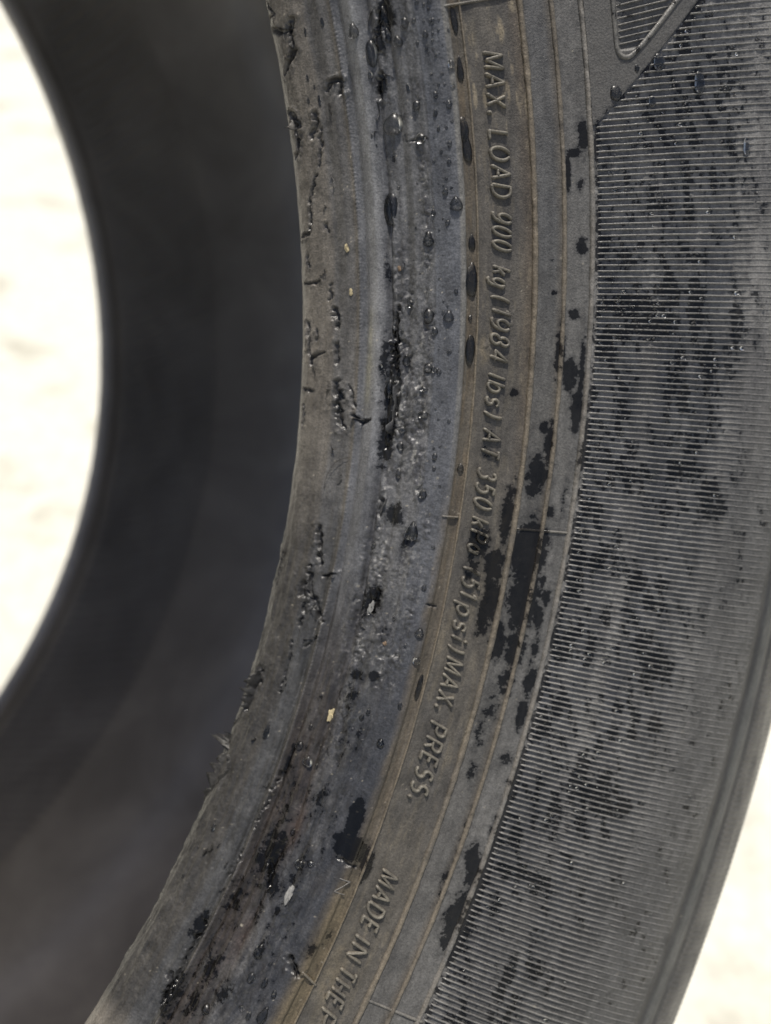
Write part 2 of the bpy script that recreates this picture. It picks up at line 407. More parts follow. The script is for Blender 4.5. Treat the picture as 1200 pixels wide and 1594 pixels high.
GASHES = [
  ([(15.326, 6.28), (14.811, 5.85), (13.984, 5.78), (13.139, 2.99)], 0.77, 1),
  ([(15.22, 1.55), (14.925, 4.37), (14.906, 5.81)], 0.77, 1),
  ([(16.335, 1.62), (15.866, 2.96), (15.674, 0.31)], 0.55, 0.8),
  ([(11.542, 2.29), (10.789, 3.63), (10.089, 3.97), (9.359, 2.72)], 0.66, 1),
  ([(10.734, 4.67), (11.392, 3.26)], 0.88, 1),
  ([(11.146, 7.53), (10.757, 7.7), (10.145, 6.65)], 0.66, 0.9),
  ([(8.431, 7.02), (7.85, 5.61), (6.883, 4.81), (5.978, 4.74)], 0.44, 0.9),
  ([(12.016, 10.15), (12.328, 11.02), (12.294, 12.73), (11.686, 12.57)], 0.77, 1),
  ([(10.441, 8.27), (9.311, 7.93), (8.757, 7.36)], 0.33, 0.6),
  ([(5.647, 1.99), (5.791, 4.17)], 0.55, 0.8),
  ([(6.095, 7.63), (5.74, 7.9)], 0.55, 0.7),
  ([(12.11, 20.73), (11.632, 19.92), (11.182, 20.16)], 0.77, 1),
  ([(14.627, 22.54), (14.018, 21.63), (13.42, 20.39)], 0.66, 0.7),
  ([(9.364, 23.28), (9.16, 23.99), (9.154, 27.51)], 0.33, 0.6),
  ([(4.682, 3.53), (4.163, 3.73)], 0.66, 0.8),
  ([(3.354, 2.49), (3.452, 6.22)], 0.55, 0.8),
  ([(3.376, 8.1), (2.565, 7.86)], 0.44, 0.6),
  ([(2.152, 8.6), (1.231, 9.24)], 0.66, 1),
  ([(1.452, 3.43), (0.392, 3.83), (-0.564, 4.24)], 0.77, 1),
  ([(0.033, 6.82), (-0.243, 4.44)], 0.55, 0.8),
  ([(1.129, 5.28), (0.604, 5.31)], 0.44, 0.7),
  ([(0.512, 9.21), (-0.518, 9.41)], 0.55, 0.8),
  ([(-1.353, 9.07), (-2.171, 9.98), (-3.007, 9.98), (-3.606, 11.12)], 0.99, 1),
  ([(-1.864, 2.66), (-1.945, 5.04)], 0.66, 0.7),
  ([(-2.62, 2.99), (-3.821, 2.89)], 0.44, 0.8),
  ([(-2.944, 12.73), (-3.213, 14.68), (-3.074, 16.43)], 0.55, 0.8),
  ([(2.171, 21.06), (0.925, 20.73), (-0.436, 20.09)], 0.77, 0.9),
  ([(0.925, 20.29), (-1.788, 21.7), (-4.294, 20.26)], 0.66, 0.8),
  ([(-1.522, 11.52), (-2.53, 12.8)], 0.44, 0.6),
  ([(-8.588, 9.21), (-9.642, 9.71), (-10.414, 10.35)], 0.66, 1.1),
  ([(-10.555, 9.11), (-11.531, 9.24), (-12.477, 11.16), (-13.059, 12.77)], 0.77, 1.1),
  ([(-11.524, 7.9), (-12.135, 8.57)], 0.99, 1),
  ([(-12.521, 9.24), (-13.643, 9.04)], 0.44, 0.9),
  ([(-14.459, 8.6), (-15.631, 9.14), (-17.108, 8.87)], 0.33, 0.9),
  ([(-16.418, 4.61), (-17.261, 4.17), (-18.654, 3.43)], 0.99, 0.9),
  ([(-10.296, 2.52), (-11.917, 1.92)], 0.55, 0.6),
  ([(-10.944, 11.32), (-10.68, 13.78)], 0.44, 0.8),
  ([(-6.806, 20.49), (-7.427, 20.22)], 0.77, 1),
  ([(-10.945, 23.18), (-12.017, 22.41)], 0.99, 0.8),
  ([(-14.581, 10.85), (-13.977, 12.8)], 0.44, 0.6),
  ([(-10.982, 32.75), (-11.112, 34.63)], 0.33, 0.6),
  ([(-20.625, 13.98), (-21.781, 13.44), (-23.62, 13.0)], 0.44, 0.9),
  ([(-26.209, 12.23), (-24.867, 12.94)], 0.55, 0.7),
  ([(-28.675, 12.33), (-30.25, 11.96), (-32.689, 12.87)], 0.55, 1),
  ([(-31.418, 10.85), (-32.769, 12.43)], 0.77, 0.9),
  ([(-24.508, 18.65), (-25.714, 20.53)], 0.77, 0.8),
  ([(-27.758, 29.8), (-28.194, 32.11)], 0.99, 1.1),
  ([(-23.07, 34.3), (-22.982, 29.76)], 0.55, 0.6),
]
FLAKES = [
  ([(15.283, 6.25), (14.811, 5.85), (13.984, 5.78), (13.284, 3.7)], 0.5, 0.9, -1),
  ([(15.184, 2.09), (14.927, 5.55)], 0.5, 0.9, 1),
  ([(11.533, 2.46), (10.681, 3.83), (9.914, 3.53)], 0.6, 0.8, -1),
  ([(11.115, 8.07), (10.674, 7.49)], 0.4, 0.5, 1),
  ([(12.229, 10.42), (12.267, 12.73)], 0.5, 0.7, 1),
  ([(12.091, 20.29), (11.835, 22.58)], 0.5, 0.7, 1),
  ([(-1.454, 9.27), (-2.375, 10.21), (-3.309, 10.45)], 0.6, 0.9, 1),
  ([(-3.0, 12.53), (-3.129, 16.23)], 0.6, 0.8, -1),
  ([(1.345, 3.77), (-0.351, 4.2)], 0.4, 0.6, -1),
  ([(-8.546, 9.01), (-10.355, 10.42)], 0.6, 0.6, 1),
  ([(-10.672, 9.01), (-11.517, 9.44), (-12.753, 11.79)], 0.5, 0.8, -1),
  ([(-10.906, 11.09), (-10.795, 13.64)], 0.6, 0.6, 1),
  ([(-16.367, 4.54), (-17.385, 4.07), (-18.577, 3.63)], 1.4, 1.6, -1),
  ([(-11.215, 22.11), (-12.141, 22.11)], 0.7, 0.8, 1),
  ([(-14.278, 10.55), (-13.961, 13.0)], 0.4, 0.6, -1),
  ([(-20.628, 2.15), (-21.588, 2.79), (-23.097, 2.29)], 1.5, 2.0, -1),
  ([(-21.043, 3.83), (-21.783, 4.91), (-23.097, 2.29)], 0.8, 1.2, -1),
  ([(-20.147, 1.99), (-20.523, 1.68), (-20.851, 2.89)], 1.9, 3.0, -1),
  ([(-23.9, 0.27), (-23.097, 2.29)], 0.7, 1.0, -1),
  ([(-26.824, 12.26), (-27.154, 11.49)], 0.5, 0.7, 1),
  ([(-27.741, 29.49), (-28.194, 32.11)], 0.7, 0.9, 1),
  ([(-29.396, 12.13), (-32.257, 13.0)], 0.5, 0.9, -1),
  ([(-31.418, 10.85), (-32.601, 12.6)], 0.5, 0.9, 1),
  ([(-6.574, 21.23), (-7.417, 20.46)], 0.7, 0.9, 1),
  ([(2.078, 20.63), (-0.24, 20.26)], 0.5, 0.7, 1),
  ([(-1.204, 21.53), (-3.783, 20.69)], 0.5, 0.9, -1),
  ([(14.733, 21.0), (14.173, 19.32), (13.446, 19.99)], 0.5, 0.7, 1),
]
GRIT = [
  (4.941, 11.09, 0.34, 0.68, 'pale yellow sand grain wedged above the pale scuff, upper of two on the beaded ridge'),
  (2.886, 11.56, 0.26, 0.6, 'pale yellow sand grain on the beaded ridge, lower of two beside the pale scuff'),
  (-17.224, 19.75, 0.6, 1.1, 'cream stone chip stuck on the lower brown band, level with the word PRESS'),
  (-25.384, 24.96, 0.51, 1.36, 'white scraped chip lodged on the lower blue-grey band, left of the word MADE'),
  (-13.216, 26.64, 0.34, 0.34, 'tiny brown grit crumb in the rough scuffed patch, level with psi'),
  (-11.802, 22.24, 0.43, 1.19, 'silvery sliver lodged in the rough scuffed patch, level with psi'),
  (3.834, 21.23, 0.26, 0.43, 'tan grit crumb caught in the crumbled ridge, level with kg'),
]
PANEL_DROPS = [
  (10.222, 62.21, 1.0, 1.1, 'clear ragged drop standing on the lower point of the smooth panel edge'),
  (11.17, 70.41, 0.9, 1.2, 'large clear drop hanging on the slanted edge of the smooth panel beneath the pocket'),
  (11.004, 66.31, 0.45, 0.6, 'small bright drop on the slanted panel edge between two larger drops'),
  (10.344, 77.96, 0.9, 1.6, 'large see-through drop lying across the upper ribs right below the pocket'),
  (9.809, 68.83, 0.6, 0.8, 'bright little drop on the ribs below the panel edge'),
  (8.052, 87.37, 0.6, 1.3, 'tall clear drop on the ribs near the edge of the photo'),
]


def blobs(L, th, s, o):
    td, sm = th/DEG, s*1000
    for t, s0, ws, hs, k in L:
        hd = hs/(RM*1000)/DEG
        m = (abs(td-t) < 2.4*hd) & (abs(sm-s0) < 2.4*ws)
        if m.any(): o[m] = np.maximum(o[m], k*np.exp(-.69*(((td[m]-t)/hd)**2+((sm[m]-s0)/ws)**2)))
    return o
def near_line(pl, th, s, reach):
    """distance in mm to a ragged polyline of (deg, mm) points; far points get a large value"""
    P = np.array(pl)*np.array([DEG*RM*1000, 1]); d = np.full(th.shape, 99.); e = reach+.7
    x0, x1, y0, y1 = P[:, 0].min()-e, P[:, 0].max()+e, P[:, 1].min()-e, P[:, 1].max()+e
    m = (th > x0/RM/1000) & (th < x1/RM/1000) & (s > y0/1000) & (s < y1/1000)
    if m.any():
        x, y = th[m]*RM*1000, s[m]*1000; xm, ym = x+.9*fbm(x/1.3, y/1.3, 27, 5), y+1.3*fbm(x/1.3, y/1.3, 28, 5); dm = np.full(xm.shape, 99.)
        for a, b in zip(P[:-1], P[1:]):
            v = b-a; q = np.clip(((xm-a[0])*v[0]+(ym-a[1])*v[1])/(v@v+1e-9), 0, 1)
            dm = np.minimum(dm, np.hypot(xm-a[0]-q*v[0], ym-a[1]-q*v[1]))
        d[m] = dm
    return d
def rough_zone(th, s):
    """how torn the rubber is, 0..1: the chafed strip beside the fine line"""
    t, m = th/DEG, s*1000
    z = ss(18.5, 21, m)*(1-ss(27.6, 28.6, m))*(.25+.75*(ss(-19, -13, t)*(1-ss(-1, 8, t))))
    z = np.maximum(z, ss(-16.5, -13.5, t)*(1-ss(-9, -4, t))*ss(17.5, 19, m)*(1-ss(29.5, 32, m)))
    return z*np.clip(.55+1.6*fbm(t*.7, m*.4, 40), 0, 1.2)
def crumb(t, m, u):
    """crumbly rubber along the torn streak and inside the fine line, 0..1"""
    k = gs(m-21.3, 1.3)*np.clip(.3+3.2*fbm(u/6, m/9, 35), 0, 1)*ss(-21, -15, t)+gs(m-26.6, 1.0)*np.clip(.45+3*fbm(u/5, m/9, 36), 0, 1)*ss(-14, -10, t)*(1-ss(8, 14, t)*.6)
    return np.clip(k, 0, 1)
def calm(t, m):
    """where the bead is still smooth: the hollow strip beside the seam and the heel band"""
    return np.clip(ss(13.7, 14.2, m)*(1-ss(18, 18.8, m))*ss(-12, -4, t)+ss(28, 28.6, m)*(1-ss(32.2, 32.8, m)), 0, 1)
def tear_line(t): return 20.2+.8*fbm(t*.5, 0*t, 31)*2-1.1*ss(-12, 2, t)*0+.0*t
def Hf(th, s):
    """relief of the rubber skin above the plain cross-section (m)"""
    t, m, u = th/DEG, s*1000, th*RM*1000                      # degrees, mm, mm of arc
    h = .03*fbm(u/1.1, m/1.1, 1)+.03*fbm(u/9, m/1.2, 2)
    toe = 1-ss(12.2, 13, m)
    h = h+(1-ss(32, 33.5, m))*(.06*fbm(u/.6, m/.55, 38, 3)+.12*fbm(u/2.4, m/1.2, 39, 4))*(1-.85*calm(t, m))
    h = h+toe*(.18*fbm(u/5, m/1.3, 3, 5)+.11*fbm(u/.8, m/.6, 4)*np.clip(.5+2*fbm(u/7, m/4, 5), 0, 1.5))
    rag = 1-ss(-.6, 1.4, m)                                   # ragged toe edge, worse lower down
    worse = .35+1.1*ss(-4, -14, t)
    h = h+rag*worse*(.55*fbm(u/1.7, m/3, 6, 5)+.35*np.maximum(0, fbm(u/4, m/5, 7)))
    low = toe*ss(-3, -12, t)
    h = h+low*(.62*fbm(u/7, m/.75, 8, 5)+.2*fbm(u/1., m/.5, 9))
    # beaded mould seam
    h = h+.20*gs(m-S2*1000, .26)*(.62+.38*np.cos(2*np.pi*u/.78+.6*np.sin(u/3)))*(.6+.8*np.clip(.5+1.5*fbm(u/6, 0*m, 10), 0, 1))
    ch = ss(-24, -30, -abs(t+4))                              # crumbly left border of the seam
    h = h+gs(m-12.4, .7)*.18*np.maximum(0, fbm(u/.7, m/.6, 11))*ss(4, -2, t)*1.5
    # band between seam and fine line: hollow, then torn ridge, then chafed strip
    up = ss(-16, -6, t); h = h-.42*gs(m-14.5, .75)+up*(.50*gs(m-17.2, 1.15)-.30*gs(m-22.9, .55)+.28*gs(m-24.6, .8))-.42*ss(19.0, 19.5, m)*up*(1-ss(24, 28, m))+.25*gs(m-11.2, .8)*ss(0, 6, t)-.22*gs(m-9.2, .7)*ss(-2, 6, t)
    mid = ss(13.5, 15, m)*(1-ss(27, 28, m))
    h = h+mid*(1-.85*calm(t, m))*(.14*fbm(u/14, m/.7, 12)+.12*fbm(u/4, m/1.3, 13))
    tl = tear_line(t); dt = m-tl
    act = np.clip(.5+2.6*fbm(u/9, 0*m, 14), .15, 1)*ss(-22, -16, t)
    h = h+act*(-.75*gs(dt+.75, .5)+.62*gs(dt-.2, .42)*(.7+1.2*fbm(u/.9, m/.7, 15)))
    rz = rough_zone(th, s)
    h = h+rz*(1.5*fbm(u/1.7, m/1.0, 16, 6)+.7*fbm(u/.55, m/.5, 17, 3))
    h = h+crumb(t, m, u)*(.75*fbm(u/.6, m/.5, 29, 4)+.5*np.maximum(0, fbm(u/.9, m/.5, 37)))
    lowband = mid*ss(-12, -17, t)
    h = h+lowband*(.75*fbm(u/9, m/1.6, 18, 5)+.34*fbm(u/2, m/.7, 19, 5))
    h = h-.10*gs(m-S3*1000, .14)*ss(-15, -11, t)+.07*gs(m-S3*1000-.35, .25)
    lowt = ss(-7, -14, t); h = h+lowt*(-.65*gs(m-11.9, .42)+.42*gs(m-13.2, .3)-.35*gs(m-14.4, .5)+.30*gs(m-18.5-1.2*fbm(u/9, 0*m, 33), .6)-.55*gs(m-20.2-1.6*fbm(u/7, 0*m, 34), .6)+.4*gs(m-25-1.5*fbm(u/8, 0*m, 32), .9))
    heel = ss(28, 28.6, m)*(1-ss(32.4, 33, m))
    h = h+heel*(.10*fbm(u/.9, m/1.1, 20, 4)+.03*gs(m-30.9, .6)*np.cos(2*np.pi*u/1.05+9*fbm(u/4, m/2, 21)))
    # pale lip, tan channel
    h = h+.10*gs(m-33.1, .35)-.32*ss(33.5, 34.0, m)*(1-ss(35.2, 35.7, m))
    h = h+.06*ss(33, 34, m)*(1-ss(36.5, 37, m))*fbm(u/4, m/.5, 22)*ss(-8, -14, t)*2
    # crumbs of rubber round the smeared bracket and the scuff left of it
    cr = np.exp(-(((t-1.6)/.9)**2+((m-41.3)/2.0)**2))+.8*np.exp(-(((t-3.6)/.45)**2+((m-40.6)/1.5)**2))
    cr = cr+.55*np.exp(-(((t-.35)/.55)**2+((m-37.6)/1.3)**2))
    h = h+cr*1.1*np.maximum(0, fbm(u/.7, m/.6, 23, 4)+.06)
    # flat letter bands, each a hair different in level
    h = h+.10*ss(47.2, 47.5, m)-.05*ss(52.5, 52.8, m)
    # shoulder: groove after the ribs, plain strip, line, fine serration
    h = h-.22*gs(m-103.4, .75)+.06*ss(104.2, 104.8, m)*(1-ss(107.0, 107.4, m))-.25*gs(m-107.8, .5)
    sr = ss(108.6, 109.2, m)*(1-ss(121, 124, m))
    h = h+sr*.11*np.cos(2*np.pi*th/PITCHR)
    for pl, wd, k in GASHES:
        d = near_line(pl, th, s, wd*4+.5); n = d < 90
        if n.any():
            wv = wd*(.15+1.1*np.clip(.5+1.6*fbm(u[n]/1.1, m[n]/.9, 24, 5), 0, 1)); dn = d[n]
            h[n] = h[n]-k*.85*gs(dn, wv*.6)+k*.34*gs(dn-1.5*wv, wv*.6)*np.clip(.2+3*fbm(u[n]/1.6, m[n]/.7, 26), 0, 1)
    return h*.001
def albf(th, s):
    """colour of the rubber: bloom, dust, clay, bare black, and some painted-in light and falloff"""
    t, m, u = th/DEG, s*1000, th*RM*1000
    C = lambda *c: np.array(c)
    a = np.empty(th.shape+(3,)); a[:] = C(.074, .067, .057)                     # toe strip
    def mix(k, col): a[:] = a*(1-k[..., None])+np.array(col)*k[..., None]
    mix(ss(0, -13, t)*.8*(m < 13), (.028, .027, .025))
    mix(ss(8.2, 9.2, m+1.0*fbm(u/9, m/4, 50))*(1-ss(12, 13, m))*.5, (.050, .052, .055))
    mix(ss(12.9, 13.5, m), (.066, .067, .070))
    mix(gs(m-16.8, 1.4)*ss(-7, 2, t)*.9, (.128, .129, .130))  # pale scuffed strip; the sheen along the bulge is painted in with it
    mix(ss(18, 22, m)*(1-ss(27.5, 28.3, m))*.75, (.070, .070, .070))
    mix(ss(27.6, 28.2, m), (.053, .055, .060))
    mix(np.clip(.3+2.4*fbm(u/7, m/1.4, 51), 0, 1)*ss(13, 14, m)*(1-ss(27, 28, m))*(1-calm(t, m))*.5, (.040, .040, .042))
    # pale scuff
    mix(np.clip(1.3*np.exp(-(((t+.2)/2.2)**4+((m-15.5-.06*t)/(.55+.22*ss(2, -2, t)))**2))*(.8+.8*fbm(u/.8, m/3, 52)), 0, 1)*.85, (.135, .13, .105))
    # dirty, brown lower part
    low = ss(-10, -19, t)
    mix(low*ss(13, 13.6, m)*(1-ss(19.5, 23+3*fbm(u/10, m/5, 53), m))*.92, (.028, .023, .020))
    mix(low*ss(20, 24, m)*(1-ss(33, 36, m))*.85, (.024, .025, .028))
    mix(low*ss(.02, .22, fbm(u/5, m/1.1, 49, 5))*ss(13, 14, m)*(1-ss(29, 31, m))*.75, (.018, .017, .017))
    mix(low*np.clip(3*fbm(u/8, m/1.6, 54), 0, 1)*ss(13, 14, m)*(1-ss(30, 31, m))*.6, (.070, .068, .066))
    mix(np.exp(-(((t+22.5)/1.2)**2+((m-21)/1.3)**2))*.8, (.036, .023, .018))
    mix(np.exp(-(((t+28.2)/1.1)**2+((m-20)/1.2)**2))*.6, (.034, .022, .017))
    # bare black where torn
    rz = rough_zone(th, s)
    mix(np.clip(rz*(.5+2.5*fbm(u/1.2, m/1, 55)), 0, 1)*.55, (.030, .030, .033))
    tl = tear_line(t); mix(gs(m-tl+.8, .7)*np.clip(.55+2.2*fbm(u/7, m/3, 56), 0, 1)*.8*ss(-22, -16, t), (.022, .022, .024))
    cb = crumb(t, m, u); wk = np.clip(rz+.8*cb, 0, 1)
    mix(np.clip(cb*(.4+2*fbm(u/.8, m/.7, 48)), 0, 1)*.5, (.034, .034, .036))
    mix(ss(.13, .24, fbm(u/.7, m/.42, 57, 4)+.5*fbm(u/5, m/1.5, 47))*wk*.65, (.17, .166, .155))
    mix(ss(.05, .2, fbm(u/4, m/1.1, 46))*wk*.6, (.030, .030, .034))
    # pale lip and tan channel
    mix(ss(32.4, 32.8, m)*ss(-9, 2, t), (.098, .096, .090))
    mix(ss(33.5+.5*ss(3, -6, t)*-1, 34.0, m), (.066, .058, .046))
    mix(ss(33.6, 34, m)*np.clip(.3+3*fbm(u/5, m/.6, 30, 5), 0, 1)*.8, (.082, .064, .042))
    mix(ss(31.6, 33.2, m+.8*fbm(u/5, m/2, 58))*ss(-4, -10, t)*(1-ss(36, 37, m))*(.35+.65*np.clip(.5+2.5*fbm(u/6, m/1.5, 25), 0, 1)), (.066, .056, .043))
    mix(ss(30.5, 33.5, m+1.4*fbm(u/4, m/1.2, 59))*ss(-22, -26, t)*(1-ss(36, 38, m))*.9, (.085, .068, .042))
    # letter bands
    mix(ss(35.8, 36.2, m), (.066, .060, .051))
    mix(np.clip(.35+2.2*fbm(u/14, m/5, 60), 0, 1)*ss(36, 37, m)*(1-ss(47, 47.4, m))*.6, (.044, .042, .040))
    mix(ss(.04, .24, fbm(u/7, m/1.3, 29, 5))*ss(36, 37, m)*(1-ss(56, 57, m))*.45, (.092, .080, .060))
    mix(ss(43.2, 46.6, m+.7*fbm(u/6, m/2, 61))*(1-ss(46.9, 47.2, m))*ss(-9, 2, t)*.6, (.070, .053, .035))
    mix(ss(47.0, 47.4, m), (.066, .064, .060))
    mix(ss(47.2, 48, m)*(1-ss(50, 52, m))*ss(-2, 6, t)*.4, (.058, .060, .064))
    mix(ss(50.4, 52.0, m+.5*fbm(u/6, m/2, 62))*(1-ss(52.3, 52.7, m))*.5, (.075, .062, .046))
    mix(ss(52.5, 53, m), (.080, .078, .074))
    mix(ss(56.9, 57.5, m), (.135, .131, .124))
    mix(ss(-.05, .22, fbm(u/13, m/10, 40, 5))*ss(57.5, 60, m)*.7, (.070, .068, .067))
    mix(ss(-13, -22, t+6*fbm(u/20, m/14, 45))*ss(57.5, 62, m)*.8, (.056, .055, .054))  # lower ribs darkened: light falloff painted into the colour
    mix(ss(72, 95, m+8*fbm(u/16, m/10, 41))*ss(4, -8, t)*.75, (.050, .050, .049))  # falloff painted in again, towards the outer end of the lower ribs
    mix(ss(102.0, 102.6, m), (.03, .03, .03))
    mix(ss(104.3, 104.8, m), (.050, .052, .051))
    mix(ss(107., 107.4, m), (.035, .035, .035))
    mix(ss(108.4, 109, m), (.046, .045, .044))
    # clay streaks: drips left of and above the words, scuffed tan patches
    drip = np.clip(9*(fbm(u/5, m/.9, 63, 5)-.17+.07*ss(5, 9, t)), 0, 1)*ss(36, 36.6, m)*(1-ss(46, 47, m))
    mix(drip*(.25+.75*ss(8, 12, t)), (.16, .135, .095))
    tan = np.exp(-(((t-.3)/.6)**2+((m-37.4)/.9)**2))+.8*np.exp(-(((t+12.6)/1.3)**2+((m-37.2)/1.0)**2))+.8*np.exp(-(((t+27.5)/1.5)**2+((m-38.5)/2)**2))
    mix(np.clip(tan*(.7+2*fbm(u/1.5, m/1, 64)), 0, 1)*.8, (.135, .112, .076))
    sp = hsh(np.floor(u/.26), np.floor(m/.24), 66)
    dens = .9992-.006*np.clip(cr_mask(t, m), 0, 1)*np.clip(.5+3*fbm(u/9, m/6, 69), 0, 1)
    mix((sp > dens)*(.25+.6*hsh(np.floor(u/.26), np.floor(m/.24), 65)), (.22, .20, .16))
    for pl, wd, k in GASHES:
        d = near_line(pl, th, s, wd*2+.3); n = (d < wd*1.3)
        if n.any(): a[n] = a[n]*(1-gs(d[n], wd*.75)[:, None]*.8)+np.array((.02, .02, .021))*gs(d[n], wd*.75)[:, None]*.8
    a *= np.clip(1+(1-ss(32, 34, m))*(.35*fbm(u/11, m/.6, 42, 4)+.55*fbm(u/2.6, m/1.6, 43, 5))*(1-.7*calm(t, m)), .3, 2)[..., None]
    a *= (1+.7*fbm(u/3.5, m/2, 67)+.5*fbm(u/.55, m/.5, 68, 3)+.45*fbm(u/9, m/.7, 64))[..., None]
    a *= 1+(.42*(1-ss(32, 34, m))*ss(-15, -4, t))[..., None]  # upper bead colour raised, standing in for sky light on it
    return np.clip(a, .008, .5)
def cr_mask(t, m):
    return np.exp(-(((t+13)/3)**2+((m-26)/4)**2))+np.exp(-(((t-1.6)/1.5)**2+((m-41)/3)**2))+.4*(m < 36)
def diag_s(t): return 58.1+np.where(t > 9.13, (t-9.13)*5.17, 0)      # lower edge of the smooth panel at the top
def wetf(th, s):
    t, m, u = th/DEG, s*1000, th*RM*1000
    o = np.zeros(th.shape); blobs(WET_BEAD, th, s, o); blobs(WET_BAND, th, s, o)
    o = np.maximum(o, ss(-12, -18, t)*ss(13.4, 14.2, m)*(1-ss(28, 31, m))*(.16+1.35*fbm(u/7, m/1.6, 74, 5)))
    rb = ss(57.2, 58, m)*(1-ss(101, 103, m))
    idx = np.floor(th/PITCHR); thv = (idx+.5)*PITCHR; uv = thv*RM*1000     # each valley between two ribs holds its own water
    r = np.zeros(th.shape); blobs(WET_RIB, thv+.0*th, s, r)
    al, ac = -uv*.82+m*.55, uv*.55+m*.82                                      # along and across the way the water ran
    film = .5+1.7*fbm(al/9, ac/2.6, 70, 5)-.010*np.maximum(0, m-66)+.10*ss(-4, 8, t)
    r = np.maximum(r*1.0, .50*film)+rb*(.9*fbm(al/3.2, ac/1.3, 71, 4)+.22*(hsh(idx, np.floor(m/2.3+idx*.37), 73)-.5))
    edge = .55*gs(m-58.6, 1.2)
    return o+rb*np.maximum(r, edge+.3*(vnoise(u/2, m/2, 72)-.5))

# ------------------------------------------------------------------ materials
def nodes(name):
    m = bpy.data.materials.new(name); m.use_nodes = True; nt = m.node_tree
    return m, nt, nt.nodes['Principled BSDF'], lambda k, **kw: _nd(nt, k, kw)
def _nd(nt, k, kw):
    n = nt.nodes.new(k)
    for a, v in kw.items():
        if a == 'ins':
            for i, q in v.items():
                if isinstance(q, bpy.types.NodeSocket): nt.links.new(q, n.inputs[i])
                else: n.inputs[i].default_value = q
        else: setattr(n, a, v)
    return n
def rubber_material():
    m, nt, b, N = nodes('dusty_wet_rubber'); L = nt.links.new
    co = N('ShaderNodeTexCoord'); v = co.outputs['Object']
    al = N('ShaderNodeAttribute', attribute_name='alb'); we = N('ShaderNodeAttribute', attribute_name='wet')
    n1 = N('ShaderNodeTexNoise', ins={'Vector': v, 'Scale': 620., 'Detail': 6., 'Roughness': .62})
    n2 = N('ShaderNodeTexNoise', ins={'Vector': v, 'Scale': 3000., 'Detail': 3., 'Roughness': .6})
    n3 = N('ShaderNodeTexNoise', ins={'Vector': v, 'Scale': 180., 'Detail': 3., 'Roughness': .6})
    a1 = N('ShaderNodeMath', operation='MULTIPLY_ADD', ins={0: n1.outputs[0], 1: 1.5, 2: we.outputs['Fac']})
    n4 = N('ShaderNodeTexNoise', ins={'Vector': v, 'Scale': 1900., 'Detail': 3., 'Roughness': .65})
    a1 = N('ShaderNodeMath', operation='MULTIPLY_ADD', ins={0: n4.outputs[0], 1: .6, 2: a1.outputs[0]})
    dm = N('ShaderNodeMapRange', interpolation_type='SMOOTHSTEP', ins={'Value': a1.outputs[0], 'From Min': 1.20, 'From Max': 1.56})
    wm = N('ShaderNodeMapRange', interpolation_type='SMOOTHSTEP', ins={'Value': a1.outputs[0], 'From Min': 1.53, 'From Max': 1.61})
    W = wm.outputs[0]
    var = N('ShaderNodeMapRange', ins={'Value': n2.outputs[0], 'From Min': .25, 'From Max': .75, 'To Min': .60, 'To Max': 1.42})
    dry = N('ShaderNodeVectorMath', operation='SCALE', ins={0: al.outputs['Color'], 'Scale': var.outputs[0]})
    dk = N('ShaderNodeMapRange', ins={'Value': dm.outputs[0], 'To Min': 1., 'To Max': .62})
    dry = N('ShaderNodeVectorMath', operation='SCALE', ins={0: dry.outputs[0], 'Scale': dk.outputs[0]})
    wc = N('ShaderNodeVectorMath', operation='SCALE', ins={0: al.outputs['Color'], 'Scale': .14})
    mx = N('ShaderNodeMix', data_type='RGBA', ins={'Factor': W, 'A': dry.outputs[0], 'B': wc.outputs[0]})
    L(mx.outputs['Result'], b.inputs['Base Color'])
    rd = N('ShaderNodeMapRange', ins={'Value': n3.outputs[0], 'From Min': .3, 'From Max': .7, 'To Min': .42, 'To Max': .62})
    rq = N('ShaderNodeMix', data_type='FLOAT', ins={'Factor': dm.outputs[0], 'A': rd.outputs[0], 'B': .36})
    rq = N('ShaderNodeMix', data_type='FLOAT', ins={'Factor': al.outputs['Alpha'], 'A': rq.outputs[0], 'B': .24})
    rm = N('ShaderNodeMix', data_type='FLOAT', ins={'Factor': W, 'A': rq.outputs[0], 'B': .11}); L(rm.outputs[0], b.inputs['Roughness'])
    sp = N('ShaderNodeMix', data_type='FLOAT', ins={'Factor': W, 'A': .42, 'B': .27}); L(sp.outputs[0], b.inputs['Specular IOR Level'])
    h1 = N('ShaderNodeMath', operation='MULTIPLY', ins={0: n1.outputs[0], 1: .5})
    hh = N('ShaderNodeMath', operation='MULTIPLY_ADD', ins={0: n2.outputs[0], 1: .42, 2: h1.outputs[0]})
    st = N('ShaderNodeMix', data_type='FLOAT', ins={'Factor': W, 'A': .75, 'B': .55})
    bp = N('ShaderNodeBump', ins={'Distance': .00030, 'Strength': st.outputs[0], 'Height': hh.outputs[0]}); L(bp.outputs[0], b.inputs['Normal'])
    return m
RUBBER = rubber_material()
